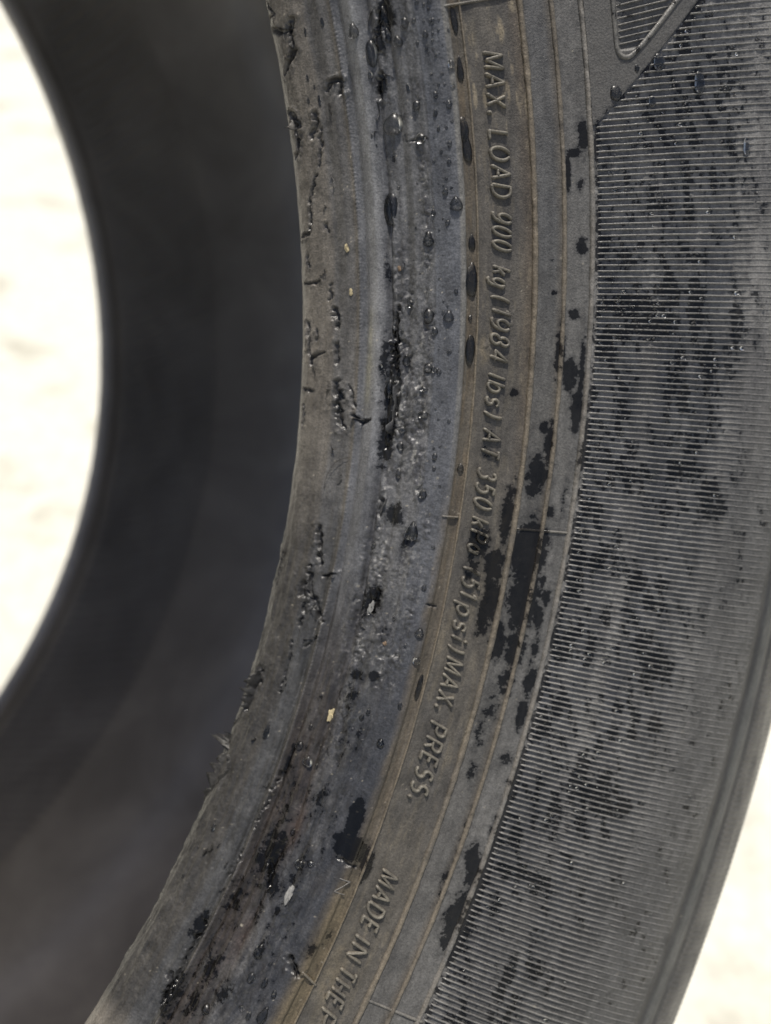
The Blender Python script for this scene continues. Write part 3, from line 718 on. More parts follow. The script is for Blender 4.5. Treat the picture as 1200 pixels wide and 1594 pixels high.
def liner_material():
    m, nt, b, N = nodes('liner_rubber'); L = nt.links.new
    co = N('ShaderNodeTexCoord'); v = co.outputs['Object']
    n = N('ShaderNodeTexNoise', ins={'Vector': v, 'Scale': 22., 'Detail': 6., 'Roughness': .65, 'Distortion': .6})
    cr = N('ShaderNodeMapRange', ins={'Value': n.outputs[0], 'From Min': .3, 'From Max': .7, 'To Min': .20, 'To Max': .36})
    cc = N('ShaderNodeVectorMath', operation='SCALE', ins={0: (1.06, 1., .92), 'Scale': cr.outputs[0]}); L(cc.outputs[0], b.inputs['Base Color'])
    b.inputs['Roughness'].default_value = .48; b.inputs['Specular IOR Level'].default_value = .5
    n2 = N('ShaderNodeTexNoise', ins={'Vector': v, 'Scale': 700., 'Detail': 4.})
    bp = N('ShaderNodeBump', ins={'Distance': .0003, 'Strength': .4, 'Height': n2.outputs[0]}); L(bp.outputs[0], b.inputs['Normal'])
    return m
LINER = liner_material()
def water_material():
    m, nt, b, N = nodes('water'); L = nt.links.new; nt.nodes.remove(b); out = nt.nodes['Material Output']
    fr = N('ShaderNodeFresnel', ins={'IOR': 1.33}); gl = N('ShaderNodeBsdfGlossy', ins={'Roughness': .30, 'Color': (1, 1, 1, 1)})
    tr = N('ShaderNodeBsdfTransparent', ins={'Color': (.93, .94, .94, 1)}); rf = N('ShaderNodeBsdfRefraction', ins={'IOR': 1.33, 'Roughness': 0.})
    m1 = N('ShaderNodeMixShader', ins={0: .62, 1: tr.outputs[0], 2: rf.outputs[0]})
    m2 = N('ShaderNodeMixShader', ins={0: fr.outputs[0], 1: m1.outputs[0], 2: gl.outputs[0]}); L(m2.outputs[0], out.inputs['Surface'])
    return m
WATER = water_material()
def grit_material(name, c1, c2):
    m, nt, b, N = nodes(name); L = nt.links.new
    co = N('ShaderNodeTexCoord'); n = N('ShaderNodeTexNoise', ins={'Vector': co.outputs['Object'], 'Scale': 2500., 'Detail': 4.})
    r = N('ShaderNodeMix', data_type='RGBA', ins={'Factor': n.outputs[0], 'A': (*c1, 1), 'B': (*c2, 1)}); L(r.outputs['Result'], b.inputs['Base Color'])
    b.inputs['Roughness'].default_value = .7
    return m
GRIT_Y = grit_material('sand', (.50, .44, .28), (.22, .17, .09)); GRIT_W = grit_material('chalky_chip', (.30, .295, .28), (.07, .07, .068))
GRIT_B = grit_material('brown_grit', (.22, .15, .09), (.10, .07, .05)); HAIR = grit_material('hair', (.02, .018, .015), (.03, .025, .02))
def ground_material():
    m, nt, b, N = nodes('pale_concrete'); L = nt.links.new
    co = N('ShaderNodeTexCoord'); v = co.outputs['Object']
    n1 = N('ShaderNodeTexNoise', ins={'Vector': v, 'Scale': 8., 'Detail': 5., 'Roughness': .62})
    n2 = N('ShaderNodeTexNoise', ins={'Vector': v, 'Scale': 90., 'Detail': 4., 'Roughness': .6})
    f = N('ShaderNodeMapRange', interpolation_type='SMOOTHSTEP', ins={'Value': n1.outputs[0], 'From Min': .50, 'From Max': .70})
    c = N('ShaderNodeMix', data_type='RGBA', ins={'Factor': f.outputs[0], 'A': (.48, .47, .41, 1), 'B': (.27, .26, .205, 1)})
    g = N('ShaderNodeMapRange', ins={'Value': n2.outputs[0], 'From Min': .3, 'From Max': .7, 'To Min': .85, 'To Max': 1.12})
    d = N('ShaderNodeVectorMath', operation='SCALE', ins={0: c.outputs['Result'], 'Scale': g.outputs[0]}); L(d.outputs[0], b.inputs['Base Color'])
    b.inputs['Roughness'].default_value = .85
    bp = N('ShaderNodeBump', ins={'Distance': .004, 'Strength': .5, 'Height': n2.outputs[0]}); L(bp.outputs[0], b.inputs['Normal'])
    return m
GROUND = ground_material()

# ------------------------------------------------------------------ mesh helpers
def mesh(name, V, F, mat, alb=None, wet=None, smooth=True, damp=None):
    me = bpy.data.meshes.new(name); V = np.asarray(V, np.float32).reshape(-1, 3); F = np.asarray(F, np.int32); k = F.shape[1]
    me.vertices.add(len(V)); me.vertices.foreach_set('co', V.ravel())
    me.loops.add(F.size); me.loops.foreach_set('vertex_index', F.ravel())
    me.polygons.add(len(F)); me.polygons.foreach_set('loop_start', np.arange(0, F.size, k, dtype=np.int32))
    me.polygons.foreach_set('use_smooth', np.full(len(F), smooth))
    me.update(calc_edges=True); me.materials.append(mat)
    if alb is not None:
        a = me.attributes.new('alb', 'FLOAT_COLOR', 'POINT'); a.data.foreach_set('color', np.concatenate([alb.reshape(-1, 3), (np.zeros(len(V)) if damp is None else damp.ravel())[:, None]], 1).astype(np.float32).ravel())
        a = me.attributes.new('wet', 'FLOAT', 'POINT'); a.data.foreach_set('value', np.asarray(wet, np.float32).ravel())
    return me
def gridF(n, m, closed=False):
    i = np.arange(n if closed else n-1)[:, None]*m; j = np.arange(m-1)[None]; a = (i+j).ravel()
    b = ((i+m) % (n*m)+j).ravel()
    return np.stack([a, a+1, b+1, b], 1)
def link(name, me, parent=None, at_tyre=True):
    o = bpy.data.objects.new(name, me); sc.collection.objects.link(o)
    if parent is not None:
        o.parent = parent
        if parent is TYRE: o.location = (-FOOT).tolist()
    return o
def tag(o, label, cat, group=None):
    o['label'] = label; o['category'] = cat
    if group: o['group'] = group
    return o
TH_D = np.arange(-34*DEG, 22*DEG, PITCHR/4)                      # the arc in view, sampled finely
TH_ALL = np.concatenate([TH_D, np.linspace(TH_D[-1], TH_D[0]+2*np.pi, 262)[1:-1]])
def skin(name, th, s, parent, closed, extra=None, orient=False):
    T, S = np.meshgrid(th, s, indexing='ij'); Hh = Hf(T, S)
    if extra is not None: Hh = Hh+extra(T, S)
    u, m = T*RM*1000, S*1000
    dp = (1-ss(31, 34, m))*np.clip(.75+1.5*fbm(u/5, m/1.6, 91), 0, 1)+ss(34, 36, m)*(.25+.55*ss(57, 58, m))*np.clip(.5+2*fbm(u/8, m/3, 92), 0, 1)
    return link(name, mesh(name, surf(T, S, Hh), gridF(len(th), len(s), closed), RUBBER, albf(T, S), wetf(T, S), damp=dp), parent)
def lathe(name, pts, mat, parent, n=420, alb=None):
    p = np.array(pts); th = np.linspace(0, 2*np.pi, n, endpoint=False)
    V = np.stack([p[None, :, 0]*np.cos(th)[:, None], p[None, :, 0]*np.sin(th)[:, None], np.broadcast_to(p[None, :, 1], (n, len(p)))], -1)
    A = np.broadcast_to(np.array(alb if alb else (.05, .05, .05)), (n*len(p), 3)).copy()
    return link(name, mesh(name, V, gridF(n, len(p), True), mat, A, np.zeros(n*len(p))), parent)
def smooth_line(pts, k=8):
    p = np.array(pts, float); q = [p[0]]
    for i in range(len(p)-1):
        a, b, c, d = p[max(i-1, 0)], p[i], p[i+1], p[min(i+2, len(p)-1)]
        for t in np.linspace(0, 1, k+1)[1:]:
            q.append(.5*((2*b)+(c-a)*t+(2*a-5*b+4*c-d)*t*t+(3*b-a-3*c+d)*t**3))
    return np.array(q)
SEC = np.array([(-1., -.35), (-.86, .45), (-.5, .9), (0, 1.), (.5, .9), (.86, .45), (1., -.35)])
def ribbon(th, s, wd, ht, closed=False, sec=SEC, dust=None, jit=0., wetk=1., lift=0., taper=True, calm=0.):
    """raised moulding along a path on the skin; th rad, s m, wd half width m, ht height m -> V, F, alb, wet"""
    th, s = np.asarray(th, float), np.asarray(s, float); n = len(th); r = prof(s)[0]
    if closed: dx = np.roll(th, -1)-np.roll(th, 1); dx = (dx+np.pi) % (2*np.pi)-np.pi; ds = np.roll(s, -1)-np.roll(s, 1)
    else: dx, ds = np.gradient(th), np.gradient(s)
    dx = dx*r; l = np.hypot(dx, ds)+1e-12; px, ps = -ds/l, dx/l
    wv = np.full(n, float(wd)); hv = np.full(n, float(ht))
    if jit: wv = wv*(1+jit*2*fbm(np.arange(n)/9., np.full(n, s[0]*900), 80)); hv = hv*(1+jit*3*fbm(np.arange(n)/6., np.full(n, s[0]*700), 81))
    if not closed and taper: wv[[0, -1]] *= .55; hv[[0, -1]] *= .1
    o = sec[:, 0][None]*wv[:, None]; T = th[:, None]+px[:, None]*o/r[:, None]; S = s[:, None]+ps[:, None]*o
    H = sec[:, 1][None]*hv[:, None]+(np.asarray(lift)[:, None] if np.ndim(lift) else lift)
    a = albf(T, S)
    if dust is not None:
        k = np.clip(sec[:, 1], 0, 1)[None, :, None]*dust[3]*np.clip(.75+1.6*fbm(T*RM*1000/4, S*1000/2, 82), 0, 1)[..., None]
        a = a*(1-k)+np.array(dust[:3])*k
    return surf(T, S, H), gridF(n, len(sec), closed), a, wetf(T, S)*wetk
def join(parts):
    V, F, A, W, o = [], [], [], [], 0
    for v, f, a, w_ in parts:
        v = v.reshape(-1, 3); V.append(v); F.append(f+o); A.append(a.reshape(-1, 3)); W.append(w_.ravel()); o += len(v)
    return np.concatenate(V), np.concatenate(F), np.concatenate(A), np.concatenate(W)

# ------------------------------------------------------------------ ground
gm = bpy.data.meshes.new('ground'); E = 60.
gm.from_pydata([(-E, -E, 0), (E, -E, 0), (E, E, 0), (-E, E, 0)], [], [(0, 1, 2, 3)]); gm.materials.append(GROUND)
ground = link('ground', gm); ground['kind'] = 'structure'

# ------------------------------------------------------------------ the tyre
TYRE = bpy.data.objects.new('tyre', None); sc.collection.objects.link(TYRE); TYRE.matrix_world = to_world(np.eye(3), FOOT)
tag(TYRE, 'worn black car tyre with a torn wet bead, raised lettering and a ribbed sidewall', 'tyre')
def tier(*a): return np.concatenate([np.arange(x, y, d) for x, y, d in a])/1000.
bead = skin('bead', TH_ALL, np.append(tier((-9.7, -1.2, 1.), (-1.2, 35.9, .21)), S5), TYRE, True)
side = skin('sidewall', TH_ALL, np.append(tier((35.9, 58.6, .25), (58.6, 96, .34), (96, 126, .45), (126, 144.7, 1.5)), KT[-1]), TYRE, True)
ZM = -.0846                                                     # middle of the tyre's width
mir = lambda P: [(r, 2*ZM-z) for r, z in P]
cap = [(.3330, .0230), (.3352, .0165), (.3368, .0090), (.3378, 0.), (.3382, -.008)]
for zc in (-.030, -.066): cap += [(.3390, zc+.0056), (.3312, zc+.0042), (.3312, zc-.0042), (.3390, zc-.0056)]
tread = lathe('tread', cap+mir(cap)[::-1], RUBBER, TYRE, alb=(.05, .048, .045))
inn = [(.2225, .0040), (.2290, .0085), (.2390, .0150), (.2520, .0215), (.2700, .0295), (.2880, .0345), (.3010, .0350), (.3120, .0300), (.3195, .0190), (.3235, .0020), (.3250, -.025), (.3254, -.055)]
liner = lathe('inner_liner', inn+[(.3255, ZM)]+mir(inn)[::-1], LINER, TYRE, 520)
_s = np.linspace(KT[0], KT[-1], 150); _r, _z, _, _ = prof(_s)
_T = np.linspace(0, 2*np.pi, 1100, endpoint=False); _rr = np.broadcast_to(_r[None], (1100, 150)).copy()
_rr += (.00035*np.exp(-((_s-.0005)/.0022)**2))[None]*(fbm(_T*140, 0*_T, 90)*2)[:, None]
far = link('far_sidewall', mesh('far_sidewall', np.stack([_rr*np.cos(_T)[:, None], _rr*np.sin(_T)[:, None], np.broadcast_to(2*ZM-_z[None], _rr.shape)], -1)[:, ::-1],
     gridF(1100, 150, True), LINER), TYRE)
# oblique vent lines on the liner of the far side
vl = []
for k in range(379):
    a = -44*DEG+k*.95*DEG; q = np.linspace(0, 1, 9); r_ = .226+.040*q
    z_ = 2*ZM-np.interp(r_, [p[0] for p in inn[:8]], [p[1] for p in inn[:8]])
    t_ = a+q*3.2*DEG; pv = []
    for o, hh in ((-.0013, -.0002), (0, .0018), (.0013, -.0002)):
        pv.append(np.stack([r_*np.cos(t_+o/r_), r_*np.sin(t_+o/r_), z_+hh], -1))
    vl.append((np.stack(pv, 1), gridF(9, 3), np.zeros((27, 3)), np.zeros(27)))
vents = link('vent_line', mesh('vent_line', *join(vl)[:2], LINER), liner); vents['kind'] = 'stuff'

# --- circumferential ridges and the short cross ridges of the mould
TAN = (.150, .126, .092)
def ridge(th, s, wd, ht, closed=True, dust=(*TAN, .75), jit=.25, **kw):
    return link('ridge', mesh('ridge', *[x for x in (lambda q: (q[0], q[1]))(ribbon(th, s, wd, ht, closed, dust=dust, jit=jit, **kw))], RUBBER, *ribbon(th, s, wd, ht, closed, dust=dust, jit=jit, **kw)[2:]), side)
for s0, wd, ht, dk in ((S5, .00024, .00030, .70), (S6, .00060, .00050, .80), (S7, .00048, .00042, .65), (S8-.0002, .00056, .00042, .40)):
    sv = s0+.00006*fbm(TH_ALL*60, 0*TH_ALL, 83)
    ridge(TH_ALL, sv, wd, ht, dust=(*TAN, dk), wetk=.5)
for a, b, wd in ((( -7.18, 47.1), (-7.05, 57.4), .00026), ((-28.24, 46.9), (-28.15, 58.6), .00030), ((14.0, 32.9), (14.2, 46.6), .00024), ((-7.02, 32.3), (-6.99, 35.7), .00020), ((-28.0, 32.6), (-28.4, 36.5), .0003)):
    q = np.linspace(0, 1, 26); ridge((a[0]+(b[0]-a[0])*q)*DEG, (a[1]+(b[1]-a[1])*q)/1000, wd, .00034, False, dust=(.14, .13, .11, .6))

# --- ribs
RS = np.concatenate([np.linspace(0, .03, 4), np.linspace(.05, 1, 70)])
RSEC = np.array([(-1., -.5), (-.80, .6), (-.42, 1.), (.42, 1.), (.80, .6), (1., -.5)])
def rib_geo(k, fine=True):
    th0 = k*PITCHR; t = th0/DEG
    s0 = float(diag_s(np.array(t)))+.25 if t < 18 else 58.3
    if t > 9.13: s0 += .35
    if s0 > 100: return None
    q = RS if fine else np.linspace(0, 1, 7); s = (s0+(102.4-s0)*q)/1000.
    th = np.full(len(s), th0)+(.10*PITCHR*fbm(s*300, np.full(len(s), k*1.7), 84) if fine else 0)
    lf = -.00035*np.maximum(0, 3*fbm(s*900, np.full(len(s), k*2.3), 86)-.42) if fine else 0.
    lf = lf-.00027*ss(.074, .099, s)
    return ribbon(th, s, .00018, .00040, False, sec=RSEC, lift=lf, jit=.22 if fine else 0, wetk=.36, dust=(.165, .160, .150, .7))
ks = np.arange(int(-31.5*DEG/PITCHR), int(17.8*DEG/PITCHR)); n_rib = 0
for k in ks:
    g = rib_geo(int(k))
    if g is None: continue
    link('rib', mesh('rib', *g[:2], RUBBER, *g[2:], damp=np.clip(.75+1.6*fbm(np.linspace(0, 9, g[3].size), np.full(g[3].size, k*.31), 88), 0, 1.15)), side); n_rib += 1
rest = [rib_geo(int(k), False) for k in range(int(ks[-1])+1, int(ks[0])+int(round(2*np.pi/PITCHR)))]
ro = link('rib', mesh('rib', *(lambda q: q[:2])(join([g for g in rest if g is not None])), RUBBER, *join([g for g in rest if g is not None])[2:]), side); ro['kind'] = 'stuff'

# --- smooth panel with its three-cornered pocket
tp = np.linspace(9.15, 17.6, 230); cp = np.concatenate([np.linspace(0, .985, 150), [.99, .995, 1.]])
Tp = np.repeat(tp[:, None], len(cp), 1); s_in = S8*1000+.15; Sp = s_in+cp[None]*(diag_s(tp)[:, None]+.25-s_in)
arc = lambda t: (t)*DEG*270.
d1, d2 = Sp-63.1, (66.4+(Tp-11.5)*5.17-Sp)/math.hypot(1, 5.17/(270*DEG)); d3 = arc(Tp-11.62)
din = np.minimum(np.minimum(d1, d2), d3)
Hp = .00042-.00036*ss(.15, .5, din); edge = (Sp >= diag_s(tp)[:, None]-.05); Hp = Hp-.0001*(cp > .987)-.0007*(cp > .998)
Tr, Sr = Tp*DEG, Sp/1000
ap = albf(Tr, np.minimum(Sr, .0566)); ap[:] = ap*.25+np.array((.066, .064, .060))*.75
panel = link('smooth_panel', mesh('smooth_panel', surf(Tr, Sr, Hp+.00002*fbm(Tr*400, Sr*1500, 85)), gridF(len(tp), len(cp)), RUBBER, ap, wetf(Tr, np.minimum(Sr, .0562))*.3+.35*np.exp(-((diag_s(Tp)-Sp)/.5)**2)), side)
fr = smooth_line([(17.5, 62.9), (14.5, 62.9), (12.2, 62.85), (11.62, 63.2), (11.42, 64.5), (11.55, 66.1), (12.1, 69.2), (13.5, 76.4), (15.5, 86.8), (17.5, 97)], 10)
g = ribbon(fr[:, 0]*DEG, fr[:, 1]/1000, .00042, .00030, False, dust=(.12, .115, .10, .6), lift=.00042); link('pocket_frame', mesh('pocket_frame', *g[:2], RUBBER, *g[2:]), panel)
for k in range(26):
    t0 = 11.9+k*.222; e = 66.4+(t0+.1-11.5)*5.17-.6
    if e < 64.3: continue
    q = np.linspace(0, 1, 10); g = ribbon((t0+(e-63.4)*.020*q)*DEG, (63.4+(e-63.4)*q)/1000, .00016, .00026, False, sec=RSEC, lift=.00006, dust=(.12, .115, .10, .6))
    link('rib', mesh('rib', *g[:2], RUBBER, *g[2:]), panel)

# --- raised lettering, each letter drawn as strokes (x to the reader's right, y up)
def arc_(cx, cy, rx, ry, a0, a1, n=12):
    a = np.radians(np.linspace(a0, a1, n)); return [(cx+rx*math.cos(i), cy+ry*math.sin(i)) for i in a]
G = {'M': (.92, [[(0, 0), (.04, 1), (.46, .12), (.88, 1), (.92, 0)]]), 'A': (.86, [[(0, 0), (.43, 1), (.86, 0)], [(.17, .34), (.69, .34)]]),
 'X': (.74, [[(0, 0), (.74, 1)], [(0, 1), (.74, 0)]]), '.': (.16, [arc_(.08, .08, .05, .05, 0, 360, 8)]), 'L': (.58, [[(0, 1), (0, 0), (.58, 0)]]),
 'O': (.86, [arc_(.43, .5, .43, .5, 90, 450, 24)]), 'D': (.78, [[(0, 0), (0, 1), (.30, 1)]+arc_(.30, .5, .48, .5, 90, -90, 14)[1:]+[(0, 0)]]),
 '9': (.64, [arc_(.32, .66, .32, .34, 90, 450, 20), [(.64, .66), (.63, .40), (.54, .12), (.34, 0), (.12, .02), (.04, .12)]]), '0': (.62, [arc_(.31, .5, .31, .5, 90, 450, 22)]),
 'k': (.56, [[(0, 0), (0, 1)], [(.54, .66), (0, .24)], [(.2, .40), (.56, 0)]]), 'g': (.60, [arc_(.30, .34, .30, .32, 90, 450, 18), [(.60, .66), (.60, -.08), (.48, -.26), (.24, -.29), (.04, -.18)]]),
 '(': (.26, [arc_(.34, .45, .34, .66, 125, 235, 10)]), ')': (.26, [arc_(-.08, .45, .34, .66, 55, -55, 10)]),
 '1': (.26, [[(0, .78), (.22, 1), (.22, 0)]]), '8': (.62, [arc_(.31, .75, .25, .25, -90, 270, 18), arc_(.31, .26, .31, .26, 90, 450, 18)]),
 '4': (.66, [[(.48, 0), (.48, 1), (0, .3), (.66, .3)]]), 'l': (.06, [[(.03, 0), (.03, 1)]]), 'b': (.58, [[(0, 1), (0, 0)], arc_(.29, .33, .29, .33, 180, 540, 18)]),
 's': (.50, [[(.48, .54), (.36, .66), (.14, .66), (.03, .52), (.10, .38), (.38, .30), (.48, .16), (.38, .01), (.14, 0), (0, .12)]]), 'T': (.72, [[(0, 1), (.72, 1)], [(.36, 1), (.36, 0)]]),
 '3': (.60, [arc_(.28, .75, .27, .25, 150, -80, 13)+arc_(.28, .26, .32, .27, 80, -150, 14)]), '5': (.60, [[(.54, 1), (.10, 1), (.05, .56)]+arc_(.28, .32, .32, .33, 125, -145, 14)]),
 'P': (.66, [[(0, 0), (0, 1), (.38, 1)]+arc_(.38, .73, .28, .27, 90, -90, 10)[1:]+[(0, .46)]]), 'a': (.56, [arc_(.27, .33, .27, .33, 90, 450, 18), [(.56, .66), (.56, 0)]]),
 'p': (.58, [[(0, .66), (0, -.30)], arc_(.29, .33, .29, .33, 180, 540, 18)]), 'i': (.06, [[(.03, 0), (.03, .66)], arc_(.03, .88, .03, .03, 0, 360, 7)]),
 'E': (.58, [[(.58, 1), (0, 1), (0, 0), (.58, 0)], [(0, .52), (.5, .52)]]), 'R': (.68, [[(0, 0), (0, 1), (.38, 1)]+arc_(.38, .74, .28, .26, 90, -90, 10)[1:]+[(0, .48)], [(.34, .48), (.68, 0)]]),
 'S': (.62, [arc_(.31, .75, .28, .25, 35, 270, 14)+arc_(.31, .26, .31, .26, 90, -145, 14)[1:]]), 'I': (.08, [[(.04, 0), (.04, 1)]]),
 'N': (.74, [[(0, 0), (0, 1), (.74, 0), (.74, 1)]]), 'H': (.72, [[(0, 0), (0, 1)], [(.72, 0), (.72, 1)], [(0, .5), (.72, .5)]])}
def dense(pl, st=.07):
    o = [pl[0]]
    for a, b in zip(pl[:-1], pl[1:]):
        n = max(1, int(math.hypot(b[0]-a[0], b[1]-a[1])/st)); o += [(a[0]+(b[0]-a[0])*i/n, a[1]+(b[1]-a[1])*i/n) for i in range(1, n+1)]
    return o
def letter(ch, t0, t1, s0, hgt, wd, ht, parent, shear=.0, dust=(.150, .138, .110, .75)):
    wg, strokes = G[ch]; parts = []; sl = -shear*hgt/(RM*1000)/DEG
    for i, st in enumerate(strokes):
        p = np.array(dense(st)); x = p[:, 0]/max(wg, 1e-6)
        th = (t0+(t1-t0)*x+sl*(p[:, 1]-.5))*DEG; s = (s0+hgt*p[:, 1])/1000.
        parts.append(ribbon(th, s, wd, ht*(1-.07*i), False, dust=dust, jit=.2, wetk=.8, lift=.00002))
    g = join(parts); return link('letter', mesh('letter', *g[:2], RUBBER, *g[2:]), parent)
for word, ta, tb in WORDS:
    sk = .15 if len(word) > 1 else .085; ta, tb = ta-sk, tb+sk; ws = [G[c][0] for c in word]; gap = .44; tot = sum(ws)+gap*(len(ws)-1); x = 0
    for c, wg in zip(word, ws):
        ya, yb = ta+(tb-ta)*x/tot, ta+(tb-ta)*(x+wg)/tot; x += wg+gap
        base = np.interp((ya+yb)/2, [-29, -24, -19, -6, 12.5], [39.4, 39.4, 39.1, 38.3, 39.1])
        letter(c, ya, yb, base, 3.5, .00034, .00056, side, .17 if ta > 6 else .28)
letter('N', -23.75, -24.35, 32.0, 2.2, .00014, .00012, bead, dust=(.13, .13, .13, .7))

# --- shreds of rubber torn up from the bead
def shred(pl, lift, wd, sg):
    p = smooth_line(pl, 12); n = len(p); q = np.linspace(0, 1, n); k = int(rnd.integers(1000))
    prof_w = np.sin(np.pi*np.clip(q*.94+.03, 0, 1))**.6*np.clip(.6+1.6*fbm(q*5, 0*q, k)+1.6*fbm(q*17, 0*q, k+1), .1, 1.6); m = 5; rows = []
    for j in range(m):
        c = j/(m-1); off = sg*wd*prof_w*(c-.15)*(.9 if j else 1)
        hh = lift*prof_w*(c**1.6)*(1+1.2*fbm(q*5, 0*q+j*.35, k+3))-.12*(1-c)
        rows.append((p[:, 0]+.25*fbm(q*4, 0*q+j*.3, k+5)*c, p[:, 1]+off, hh))
    T = np.stack([r[0] for r in rows], 1)*DEG; S = np.stack([r[1] for r in rows], 1)/1000; Hh = np.stack([r[2] for r in rows], 1)/1000
    Hb = Hf(T, S); top = surf(T, S, Hb+Hh); bot = surf(T, S, Hb+Hh-.00022*(1-.6*np.linspace(0, 1, m))[None])
    V = np.concatenate([top.reshape(-1, 3), bot.reshape(-1, 3)]); F = gridF(n, m); o = n*m
    rim = [i*m for i in range(n)]+[(n-1)*m+j for j in range(1, m)]+[i*m+m-1 for i in range(n-2, -1, -1)]+[j for j in range(m-2, 0, -1)]
    R_ = np.array([(a, b, b+o, a+o) for a, b in zip(rim, rim[1:]+rim[:1])]); F = np.concatenate([F, F[:, ::-1]+o, R_])
    a = np.concatenate([albf(T, S).reshape(-1, 3)]*2)*.7
    return link('rubber_shred', mesh('rubber_shred', V, F, RUBBER, a, np.full(len(V), .12)), bead)
for pl_, l_, w_, d_ in FLAKES: shred(pl_, l_*1.5, w_, d_)

for k in range(34):
    t = rnd.uniform(-27, 15); m = rnd.choice([rnd.uniform(1.5, 11.5), rnd.uniform(1.5, 11.5), rnd.uniform(18.5, 22)]); L_ = rnd.uniform(.25, .8)
    shred([(t, m), (t-L_*.5, m+rnd.uniform(-.6, .6)), (t-L_, m+rnd.uniform(-.9, .9))], rnd.uniform(.35, .8), rnd.uniform(.35, .8), rnd.choice([-1, 1]))

# ------------------------------------------------------------------ loose things on the tyre: water, grit, a hair
def frame_at(t, sm, lift=0.):
    th, s = t*DEG, sm/1000.; r, z, nr, nz = [float(v) for v in prof(s)]
    n = np.array([nr*math.cos(th), nr*math.sin(th), nz]); y = np.array([-math.sin(th), math.cos(th), 0.]); x = np.cross(y, n)
    h = float(Hf(np.array([th]), np.array([s]))[0])+lift
    return np.stack([x, y, n], 1), surf(th, s, h)
def drop_mesh(k):
    g = np.random.default_rng(k); na, nr = 26, 9; V = []
    a = np.linspace(0, 2*np.pi, na, endpoint=False)
    lobe = 1+.07*np.cos(2*a+g.uniform(0, 6))+.05*np.cos(3*a+g.uniform(0, 6))+.03*np.cos(5*a+g.uniform(0, 6))
    tail = .35 if k % 3 == 0 else .15
    for i in range(1, nr+1):
        f = i/nr*math.pi*.53; rad, z = math.sin(f)/math.sin(math.pi*.5), math.cos(f)
        y = rad*np.sin(a)*lobe; x = rad*np.cos(a)*lobe*(1-tail*np.clip(y, -1, 1)*-1*-1)
        V.append(np.stack([x, y-.16*max(z, 0), np.full(na, z)], 1))
    V = [np.array([[0, -.16, 1.]])]+V+[np.array([[0, 0, -.12]])]; V = np.concatenate(V)
    F = [(0, 1+j, 1+(j+1) % na) for j in range(na)]
    for i in range(nr-1):
        for j in range(na):
            p, q = 1+i*na+j, 1+i*na+(j+1) % na; F += [(p, p+na, q+na), (p, q+na, q)]
    e = 1+(nr-1)*na; L_ = len(V)-1; F += [(e+j, L_, e+(j+1) % na) for j in range(na)]
    return mesh('water_drop', V, F, WATER)
DM = [drop_mesh(k) for k in range(9)]
def drop(t, sm, ws, hs, label, cat='water drop', group=None, i=0, flat=.72, name='water_drop', spin=0., lift=-.00003):
    R3, p = frame_at(t, sm, lift); o = bpy.data.objects.new(name, DM[i % 9]); sc.collection.objects.link(o)
    c, s_ = math.cos(spin), math.sin(spin); R3 = R3@np.array([[c, -s_, 0], [s_, c, 0], [0, 0, 1]])
    o.matrix_world = to_world(R3, p)@Matrix.Diagonal((ws*1.15/1000, hs*1.1/1000, 1.1*flat*min(ws, hs)/1000, 1))
    return tag(o, label, cat, group)
for i, (t, sm, ws, hs, l) in enumerate(DROPS):
    if l is None:
        if sm < 13: l, gp = 'small dark water bead on the grey toe strip inside the beaded ridge', 'small beads on the toe strip'
        elif sm < 28: l, gp = 'small water bead among many on the scuffed strip beside the fine line', 'small beads on the scuffed strip'
        else: l, gp = 'tiny round water bead among many on the smooth blue-grey heel band', 'tiny beads on the heel band'
    else: gp = 'water drops on the tyre bead'
    drop(t, sm, ws, hs, l, group=gp, i=i, flat=.62 if hs > 2*ws else .8)
n = 0
while n < 62:
    t, sm = rnd.uniform(-26, 15.5), rnd.choice([rnd.uniform(28.5, 32.6), rnd.uniform(28.5, 32.6), rnd.uniform(14, 27)])
    if rnd.random() > (.35+.65*ss(-8, 6, np.array(t))): continue
    z = .10+.30*rnd.random()**2
    if sm > 28: l, gp = 'tiny round water bead among many on the smooth blue-grey heel band', 'tiny beads on the heel band'
    else: l, gp = 'small water bead among many on the scuffed strip beside the fine line', 'small beads on the scuffed strip'
    drop(t, sm, z, z*rnd.uniform(1., 1.5), l, group=gp, i=n, flat=.85); n += 1
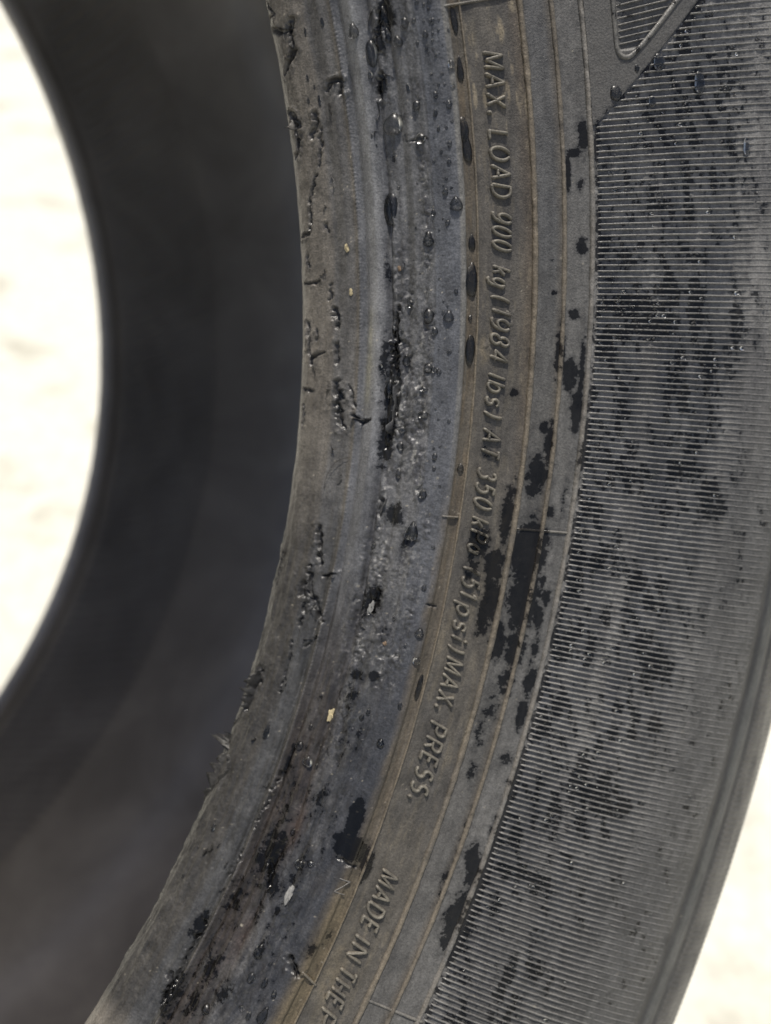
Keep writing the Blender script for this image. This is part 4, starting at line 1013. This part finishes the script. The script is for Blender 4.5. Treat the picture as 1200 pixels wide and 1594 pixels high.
# beads caught between the ribs where the water film ends
n = 0
while n < 105:
    t, sm = rnd.uniform(-27, 13), 59+rnd.beta(1.1, 2.0)*38
    if sm < float(diag_s(np.array(t)))+1: continue
    t = (math.floor(t*DEG/PITCHR)+.5)*PITCHR/DEG
    wv = float(wetf(np.array([t*DEG]), np.array([sm/1000.]))[0])
    if wv < .32+.25*rnd.random(): continue
    z = rnd.uniform(.14, .30)
    drop(t, sm, z*rnd.uniform(.9, 1.9), z*1.1, 'glinting bead of water caught between the ribs of the sidewall', 'water drop', 'glinting beads between the ribs', n, .9, 'water_bead', rnd.uniform(-.6, .1), .00008)
    n += 1
sV, sF, so = [], [], 0; na = 8; aa = np.linspace(0, 2*np.pi, na, endpoint=False); cnt = 0
while cnt < 2200:
    N_ = 4000; tq = rnd.uniform(-28, 16, N_); sq = 58.8+rnd.beta(1.1, 1.9, N_)*40
    tq = (np.floor(tq*DEG/PITCHR)+rnd.choice([.5, .3, .72, .95], N_))*PITCHR/DEG; wv = wetf(tq*DEG, sq/1000.)
    for t, sm in [(a, b) for a, b, c in zip(tq, sq, wv) if c > .28+.35*rnd.random() and b > float(diag_s(np.array(a)))+1]:
        z = rnd.uniform(.07, .21)/1000; R3, p = frame_at(t, sm, .00012 if rnd.random() < .6 else .0003); el = rnd.uniform(.8, 2.2)
        v = [[0, 0, 1.]]+[[math.cos(q)*.8*el, math.sin(q)*.8+.25*math.cos(q)*el, .62] for q in aa]+[[math.cos(q)*el, math.sin(q)+.25*math.cos(q)*el, -.1] for q in aa]
        sV.append((np.array(v)*z)@R3.T+p-FOOT)
        sF += [(so+1+j, so+1+na+j, so+1+na+(j+1) % na, so+1+(j+1) % na) for j in range(na)]+[(so, so+1+j, so+1+(j+1) % na, so+1+(j+2) % na) for j in range(0, na, 2)]
        so += len(v); cnt += 1
        if cnt >= 2200: break
spray = bpy.data.objects.new('water_spray', mesh('water_spray', np.concatenate(sV), sF, WATER)); sc.collection.objects.link(spray)
spray.matrix_world = to_world(np.eye(3), FOOT); spray['kind'] = 'stuff'; tag(spray, 'fine spray of glinting water specks over the ribbed sidewall', 'water spray')
for t, sm, ws, hs, l in PANEL_DROPS: drop(t, sm, ws, hs, l, 'water drop', 'drops along the panel edge', 1, .5, lift=.00030)
def pebble(t, sm, ws, hs, label, mat, k):
    F = []; i, j = np.meshgrid(np.linspace(0, math.pi, 13), np.linspace(0, 2*np.pi, 18, endpoint=False), indexing='ij')
    d = np.stack([np.sin(i)*np.cos(j), np.sin(i)*np.sin(j), np.cos(i)], -1)
    r = 1+2.3*fbm(d[..., 0]*1.4+k*7+d[..., 2], d[..., 1]*1.4+k*3-d[..., 2], 95+k, 4)
    V = np.round(d*r[..., None]*5)/5*.55+d*r[..., None]*.45
    for i in range(12):
        for j in range(18): F.append((i*18+j, (i+1)*18+j, (i+1)*18+(j+1) % 18, i*18+(j+1) % 18))
    R3, p = frame_at(t, sm, .0001); o = bpy.data.objects.new('grit_grain', mesh('grit_grain', V, F, mat, smooth=False)); sc.collection.objects.link(o)
    o.matrix_world = to_world(R3, p)@Matrix.Diagonal((ws/1000, hs/1000, .6*ws/1000, 1)); tag(o, label, 'grit')
for k, (t, sm, ws, hs, l) in enumerate(GRIT): pebble(t, sm, ws, hs, l, GRIT_Y if 'yellow' in l or 'cream' in l else GRIT_W if 'white' in l or 'silver' in l else GRIT_B, k)
hp = smooth_line([(-4.974, 12.9), (-5.08, 11.66), (-5.38, 10.28), (-6.06, 9.24), (-6.66, 8.94)], 9)
hv = surf(hp[:, 0]*DEG, hp[:, 1]/1000, Hf(hp[:, 0]*DEG, hp[:, 1]/1000)+.0002+.0004*np.sin(np.linspace(0, 3, len(hp))))
tg = np.gradient(hv, axis=0); tg /= np.linalg.norm(tg, axis=1)[:, None]; u1 = np.cross(tg, [0, 0, 1.]); u1 /= np.linalg.norm(u1, axis=1)[:, None]; u2 = np.cross(tg, u1)
hV = np.stack([hv+.00005*(math.cos(a)*u1+math.sin(a)*u2) for a in np.linspace(0, 2*np.pi, 6)], 1)
hair = bpy.data.objects.new('hair_strand', mesh('hair_strand', hV-hv[0], gridF(len(hp), 6), HAIR)); sc.collection.objects.link(hair); hair.matrix_world = to_world(np.eye(3), hv[0])
tag(hair, 'fine dark curved hair lying on the toe strip beside the beaded ridge', 'hair')
